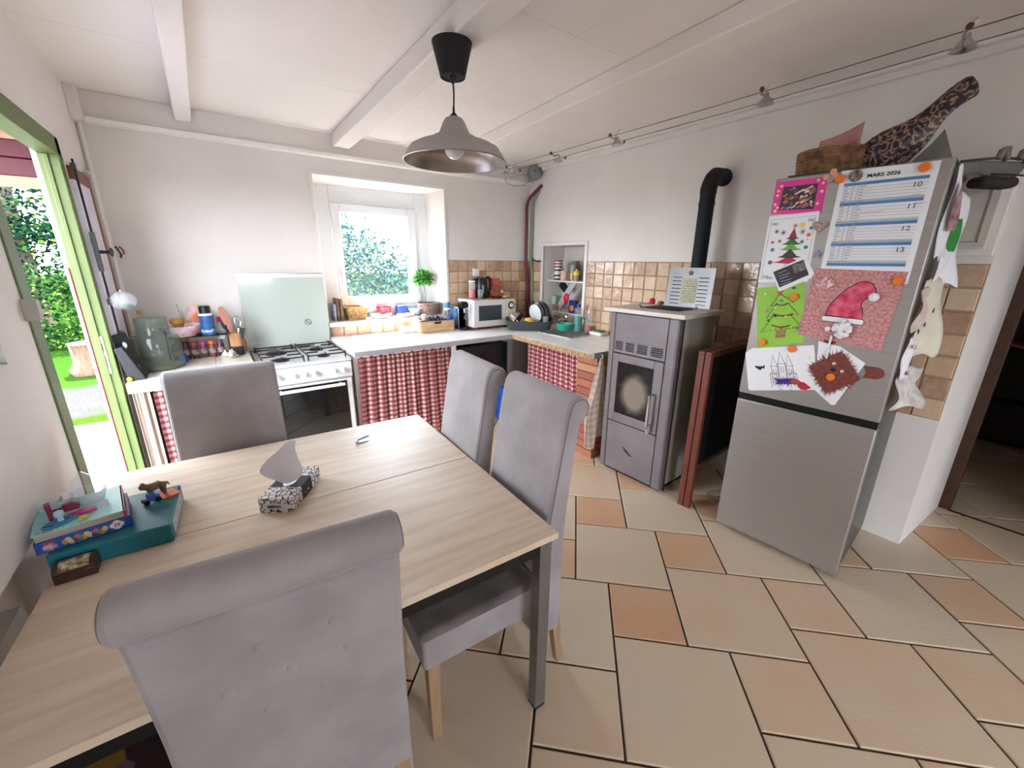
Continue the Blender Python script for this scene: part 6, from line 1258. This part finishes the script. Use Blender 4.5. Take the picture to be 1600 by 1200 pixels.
mb = MB(); mb.prism([(0, -.01), (.03, -.012), (.035, .0), (.02, .012), (0, .01)], lambda a, b, s_: (a, s_, b+.02), -.006, .006); mb.prism([(-.03, -.02), (-.022, -.02), (-.02, .026), (-.032, .024)], lambda a, b, s_: (a, s_, b+.02), -.012, .012); mb.cyl((-.025, 0, .02), (.01, 0, .02), .005, n=8)
tag(build('maroon_toy', mb, pm('7c1838', .4), loc=onbook(.06, .08), rot=.3), 'maroon plastic toy piece behind the blue dummy', 'toy')
mb = MB(); mb.prism([(0, 0), (.05, .012), (.045, .03), (.02, .035), (-.01, .02)], lambda a, b, s_: (a, b, s_), 0, .005); tag(build('pink_toy', mb, pm('d0408c', .35), loc=onbook(.075, .045), rot=.1), 'bright pink flat toy piece on the book', 'toy')
mb = MB(); mb.prism(star(0, 0, .013), lambda a, b, s_: (a, b, s_), 0, .006); tag(build('yellow_toy', mb, pm('e0c850', .35), loc=onbook(.098, .022)), 'small yellow flower toy in front of the dummy', 'toy')
# toy animal and blue toy on the teal box
mb = MB(); tx, ty = -.262, 1.66
t = thing('toy_animal', 'small brown plastic animal figure on the teal box', 'toy animal', (-.25, 1.645, T1), radians(20))
vsk = bpy.data.meshes.new('body')
verts = [(0, 0, .032), (.018, 0, .034), (-.016, 0, .036), (-.03, 0, .046), (-.042, 0, .042), (.016, .008, .016), (.018, .010, 0.003), (.016, -.008, .016), (.018, -.010, .003), (-.014, .008, .018), (-.014, .010, .003), (-.014, -.008, .018), (-.014, -.010, .003), (.03, 0, .036), (.036, 0, .024), (-.03, .007, .058), (-.03, -.007, .058)]
edges = [(0, 1), (0, 2), (2, 3), (3, 4), (1, 5), (5, 6), (1, 7), (7, 8), (2, 9), (9, 10), (2, 11), (11, 12), (1, 13), (13, 14), (3, 15), (3, 16)]
rads = [.013, .012, .012, .010, .006, .007, .005, .007, .005, .006, .0045, .006, .0045, .004, .002, .003, .003]
def skin(name, verts, edges, rads, m, parent=None, sub=2, loc=(0, 0, 0), rot=0, root=0):
    me = bpy.data.meshes.new(name); me.from_pydata(verts, edges, []); o = bpy.data.objects.new(name, me); COL.objects.link(o); o.parent = parent; o.location = loc; o.rotation_euler[2] = rot
    md = o.modifiers.new('skin', 'SKIN'); md.use_smooth_shade = True
    for i, r in enumerate(rads): me.skin_vertices[0].data[i].radius = (r, r); me.skin_vertices[0].data[i].use_root = (i == root)
    o.modifiers.new('s', 'SUBSURF').levels = sub; o.modifiers['s'].render_levels = sub
    dg = bpy.context.evaluated_depsgraph_get(); m2 = bpy.data.meshes.new_from_object(o.evaluated_get(dg)); o.modifiers.clear(); o.data = m2; m2.materials.clear(); m2.materials.append(m)
    for p_ in m2.polygons: p_.use_smooth = True
    return o
skin('body', verts, edges, rads, mat('fur_brown', '8f7558', .6, var=.2, scale=40), t)
t = thing('blue_toy', 'tiny blue wheeled toy before the brown animal', 'toy', (-.262, 1.605, T1), radians(25))
mb = MB(); mb.box(-.022, .022, -.008, .008, .006, .02); mb.box(-.01, .012, -.007, .007, .02, .032); build('chassis', mb, pm('4a6cc0', .35), t, bevel=.002)
for sx in (-1, 1):
    for sy in (-1, 1): mb = MB(); mb.cyl((sx*.015, sy*.007, .0075), (sx*.015, sy*.012, .0075), .0075, n=12); build('wheel', mb, BLACKM, t)
mb = MB(); mb.box(-.01, .04, -.025, .03, 0, .004, RZ(.5)); tag(build('orange_card', mb, pm('e06a2c', .5), loc=(-.235, 1.625, T1)), 'small orange card under the toy animal', 'card')
# treasure chest
t = thing('treasure_chest', 'little dark brown trinket chest with a pale lid on the table', 'chest', (-.447, 1.375, TT), radians(1))
mb = MB(); mb.box(0, .082, 0, .06, 0, .026); build('base', mb, pm('40221e', .35), t, bevel=.003)
pr = [(.03-.03*cos(a), .027+.018*sin(a)) for a in [pi*k/10 for k in range(11)]]
mb = MB(); mb.prism([(a, b) for a, b in pr], lambda a, b, s_: (s_, a, b), 0, .082); ld_ = build('lid', mb, pm('40221e', .35), t, bevel=.002)
mb = MB(); pr2 = [(.03-.0312*cos(a), .027+.0192*sin(a)) for a in [pi*(.14+.5*k/8) for k in range(9)]]; mb.prism(pr2+[(a_*.96+.001, b_-.003) for a_, b_ in reversed(pr2)], lambda a, b, s_: (s_, a, b), .012, .070); build('lid_relief', mb, mat('ivory_relief', 'd8cfa0', .5, scale=70, col2='6a4634', bump=.5, bscale=120), ld_)

# gap beside the table, patterned bag under it
mb = MB(); mb.box(-.655, -.52, 1.15, 1.40, .42, .70); tag(build('white_box', mb, mat('greyish_box', 'b8b2ac', .6)), 'whitish box wedged between the table and the left wall', 'box')
bpy.data.objects['white_box'].location.z = 0
t = thing('shelf_unit', 'low grey cabinet against the left wall beside the table', 'cabinet', (-.655, .75, 0)); mb = MB(); mb.box(0, .12, 0, .85, 0, .42); build('body', mb, mat('grey_unit', '7d7874', .6), t, bevel=.003)
PB = mat('patchwork', '5a3c48', .8)
n_ = PB.node_tree; vo = n_.nodes.new('ShaderNodeTexVoronoi'); vo.inputs['Scale'].default_value = 9; tt = n_.nodes.new('ShaderNodeTexCoord'); n_.links.new(tt.outputs['Object'], vo.inputs['Vector']); sp2 = n_.nodes.new('ShaderNodeSeparateColor'); n_.links.new(vo.outputs['Color'], sp2.inputs[0])
cr = n_.nodes.new('ShaderNodeValToRGB'); cr.color_ramp.interpolation = 'CONSTANT'; cr.color_ramp.elements[0].color = (*hx('6a4a5a'), 1); cr.color_ramp.elements[1].position = .8; cr.color_ramp.elements[1].color = (*hx('3a2028'), 1)
for p_, c in ((.25, '8a7024'), (.4, '5f7a84'), (.55, '7a5a6a'), (.7, '5c2438')): e = cr.color_ramp.elements.new(p_); e.color = (*hx(c), 1)
n_.links.new(sp2.outputs[0], cr.inputs[0]); n_.links.new(cr.outputs[0], n_.nodes['Principled BSDF'].inputs['Base Color'])
t = thing('patterned_stool', 'stool with colourful patchwork cover under the near side of the table', 'stool', (-.24, 1.02, 0)); mb = MB(); mb.box(-.2, .16, -.17, .17, .36, .44); build('cushion', mb, PB, t, bevel=.03, seg=3)
for sx in (-1, 1):
    for sy in (-1, 1): mb = MB(); mb.cyl((sx*.13-.02, sy*.13, .37), (sx*.14-.02, sy*.14, 0), .016, .012, 10); build('leg', mb, BROWN, t)

# next room
t = thing('sofa', 'black sofa in the dark room beyond the doorway', 'sofa', (5.5, -.9, 0))
mb = MB(); mb.box(0, .6, 0, 1.75, .03, .42); build('base', mb, pm('121214', .6), t, bevel=.03, seg=3)
mb = MB(); mb.box(.0, .2, .0, 1.75, .42, .88); build('backrest', mb, pm('121214', .6), t, bevel=.04, seg=3)
mb = MB(); mb.grid(14, 8, lambda a, b: (.0+.26*b, .0+.4*a, .012*sin(a*9)*cos(b*6)+.016)); o_ = tag(build('pink_blanket', mb, pm('d0627a', .8), loc=(5.48, -.05, .885), solid=.02), 'pink blanket lying on the back of the black sofa', 'blanket')
mb = MB(); mb.sphere((0, 0, .09), .12, .12, .11, 16, 10); mb.v = [(x*(1+.05*sin(y*60)), y*(1+.05*sin(z*70)), max(z, 0)) for x, y, z in mb.v]; tag(build('fur_cushion', mb, mat('brown_fur', '6a3c22', .9, scale=40, bump=.8, bscale=120), loc=(5.66, .12, .93)), 'brown furry cushion on the sofa back', 'cushion')

# ================================================================ OUTSIDE
g = bpy.data.materials.new('garden_ground'); g.use_nodes = True; n_ = g.node_tree; b_ = n_.nodes['Principled BSDF']; b_.inputs['Roughness'].default_value = 1; b_.inputs['Specular IOR Level'].default_value = 0
tt = n_.nodes.new('ShaderNodeTexCoord'); sp2 = n_.nodes.new('ShaderNodeSeparateXYZ'); n_.links.new(tt.outputs['Object'], sp2.inputs[0]); nz_ = n_.nodes.new('ShaderNodeTexNoise'); nz_.inputs['Scale'].default_value = 1.4; nz_.inputs['Detail'].default_value = 8; n_.links.new(tt.outputs['Object'], nz_.inputs['Vector'])
ad = n_.nodes.new('ShaderNodeMath'); ad.operation = 'MULTIPLY_ADD'; ad.inputs[1].default_value = 1.6; n_.links.new(nz_.outputs[0], ad.inputs[0]); n_.links.new(sp2.outputs['Y'], ad.inputs[2])
mr = n_.nodes.new('ShaderNodeMapRange'); mr.inputs[1].default_value = 4; mr.inputs[2].default_value = 13; n_.links.new(ad.outputs[0], mr.inputs[0])
cr = n_.nodes.new('ShaderNodeValToRGB'); es = cr.color_ramp; es.elements[0].position = 0; es.elements[0].color = (*hx('3c3b40'), 1); es.elements[1].position = 1; es.elements[1].color = (*hx('1c320e'), 1)
for p_, c in ((.22, '3a3a3e'), (.26, '28360f'), (.34, '28360f'), (.38, '3a3838'), (.50, '383736'), (.54, '263c12'), (.8, '20380f')): e = es.elements.new(p_); e.color = (*hx(c), 1)
nf = n_.nodes.new('ShaderNodeTexNoise'); nf.inputs['Scale'].default_value = 40; n_.links.new(tt.outputs['Object'], nf.inputs['Vector']); mxx = n_.nodes.new('ShaderNodeMix'); mxx.data_type = 'RGBA'; mxx.blend_type = 'MULTIPLY'; mxx.inputs[0].default_value = .7
n_.links.new(mr.outputs[0], cr.inputs[0]); n_.links.new(cr.outputs[0], mxx.inputs[6]); n_.links.new(nf.outputs['Fac'], mxx.inputs[7]); n_.links.new(mxx.outputs[2], b_.inputs['Base Color'])
mb = MB(); mb.box(-40, 40, -30, 60, -.5, -.152); struct('ground', mb, g, 'garden ground of gravel and grass strips outside')
mb = MB(); mb.box(-2.6, -.6, -5.0, 5.6, -.152, -.06); struct('terrace', mb, mat('pale_paving', '6e6b72', .8, scale=3, bump=.3), 'pale paved step outside the garden door')  # paving carried on unseen along the house to bounce light indoors
BUSH = attr_mat('bush_leaf', [(0, '0a1c10'), (.35, '16301a'), (.7, '2a441c'), (1, '5a6c2c')], 1.0, 0, trans=1, nscale=1.2, namt=.6)
BLUEG = attr_mat('bluish_leaf', [(0, '14292e'), (.4, '234246'), (.75, '3a5a46'), (1, '6c8050')], 1.0, 0, trans=1, nscale=1.5, namt=.6)
DARKL = attr_mat('conifer_leaf', [(0, '081a18'), (.45, '0f2a22'), (.8, '20401e'), (1, '56702a')], 1.0, 0, trans=1, nscale=1.0, namt=.5)
def tree(name, label, loc, blobs, n, size, m, trunk=None, cat='tree', seed=0):
    t_ = thing(name, label, cat, loc); rr = random.Random(seed); mb = MB(); tn = []
    tot = sum(b[3]*b[4]*b[5] for b in blobs)
    for (cx, cy, cz, rx, ry, rz) in blobs:
        for k in range(int(n*rx*ry*rz/tot)):
            a, b = rr.uniform(0, 2*pi), math.acos(rr.uniform(-1, 1)); r = rr.uniform(.35, 1)**.45; lump = 1+.16*sin(3*a+cz*5)*sin(4*b+cx)
            c = Vector((cx+rx*r*lump*sin(b)*cos(a), cy+ry*r*lump*sin(b)*sin(a), cz+rz*r*lump*cos(b)))
            if c.z < -loc[2]-.1: c.z = -loc[2]-.1
            d = Vector((rr.gauss(0, 1), rr.gauss(0, 1), rr.gauss(0, .8))).normalized(); s_ = d.cross(Vector((rr.gauss(0, 1), rr.gauss(0, 1), rr.gauss(0, 1)))).normalized(); L = size*rr.uniform(.6, 1.3)
            mb.q([c-d*L*.5, c+s_*L*.3, c+d*L*.5, c-s_*L*.3], [(0, 1, 2, 3)]); tn.append(rr.random())
    build('foliage', mb, m, t_, tones=tn, smooth=False)
    if trunk:
        mb = MB(); mb.tube(*trunk); build('trunk', mb, mat('bark', '4a3c30', .9), t_)
    return t_
tree('garden_bush', 'large bluish green bush outside the kitchen window', (1.9, 8.6, -.15), [(-.2, 0, 1.2, 1.25, 1.0, 1.5), (.9, .1, .95, 1.0, .9, 1.15), (-1.0, .2, 2.0, 1.3, .8, 1.3), (1.9, .2, .8, .8, .7, .9), (.2, .9, 1.2, 1.9, .4, 1.5)], 22000, .085, BLUEG, ([(0, 0, 0), (.1, 0, .8), (-.1, 0, 1.6)], [.1, .07, .03], 8), 'bush', 1)
tree('garden_tree', 'taller tree behind the bush at the upper left of the window', (.6, 11.5, -.15), [(.3, 0, 3.6, 1.5, 1.2, 1.3), (1.4, 0, 3.0, .9, .9, .9)], 6000, .11, BLUEG, ([(0, 0, 0), (.1, 0, 1.5), (.3, 0, 3.2)], [.16, .12, .05], 8), 'tree', 2)
tree('conifer_tree', 'dark green conifer seen through the garden doorway', (-3.6, 15.6, -.15), [(0, 0, 3.2, 1.7, 1.4, 1.6), (.6, 0, 5.2, 1.6, 1.2, 1.6), (.1, .0, 1.6, 1.5, 1.2, 1.2)], 14000, .12, DARKL, ([(0, 0, 0), (0, 0, 2), (.1, 0, 5)], [.2, .15, .05], 8), 'tree', 3)
tree('hedge_shrub', 'bright leafy shrub below the conifer beyond the doorway', (-2.7, 11.6, -.15), [(0, 0, .7, 1.3, .7, .85), (-1.2, .3, 1.1, 1.0, .6, 1.0), (1.2, .3, .8, .9, .6, .9)], 10000, .075, BUSH, None, 'shrub', 4)
t = thing('tree_stump', 'pale cut tree stump on the grass outside the doorway', 'stump', (-1.62, 8.75, -.15))
mb = MB(); mb.lathe([(.30, 0), (.31, .05), (.24, .18), (.25, .42), (.26, .46)], n=22); mb.v = [(x*(1+.08*sin(5*math.atan2(y, x))), y*(1+.08*sin(5*math.atan2(y, x))), z) for x, y, z in mb.v]; build('bark', mb, mat('stump_wood', '5c4430', .8, var=.25, scale=8, stretch=(5, 5, .6)), t)
mb = MB(); mb.lathe([(0, .462), (.25, .463)], n=22, caps=False); build('cut_face', mb, mat('cut_wood', '6a6054', .8), t)
t = thing('porch_roof', 'pinkish porch soffit with a red beam outside the doorway', 'porch')
mb = MB(); mb.box(-1.6, -.60, 1.9, 4.9, 2.33, 2.37); build('soffit', mb, mat('pink_soffit', 'a07464', .7), t)
mb = MB(); mb.box(-1.6, -.60, 3.92, 4.05, 2.12, 2.215); build('beam', mb, RED, t, bevel=.008)
mb = MB(); mb.box(-1.6, -.60, 3.94, 4.04, 2.02, 2.118); build('beam_lower', mb, RED, t, bevel=.006)
mb = MB(); mb.box(-1.6, -.60, 3.96, 4.02, 1.96, 2.018); build('batten', mb, mat('pale_batten', 'a88a6c', .7), t)
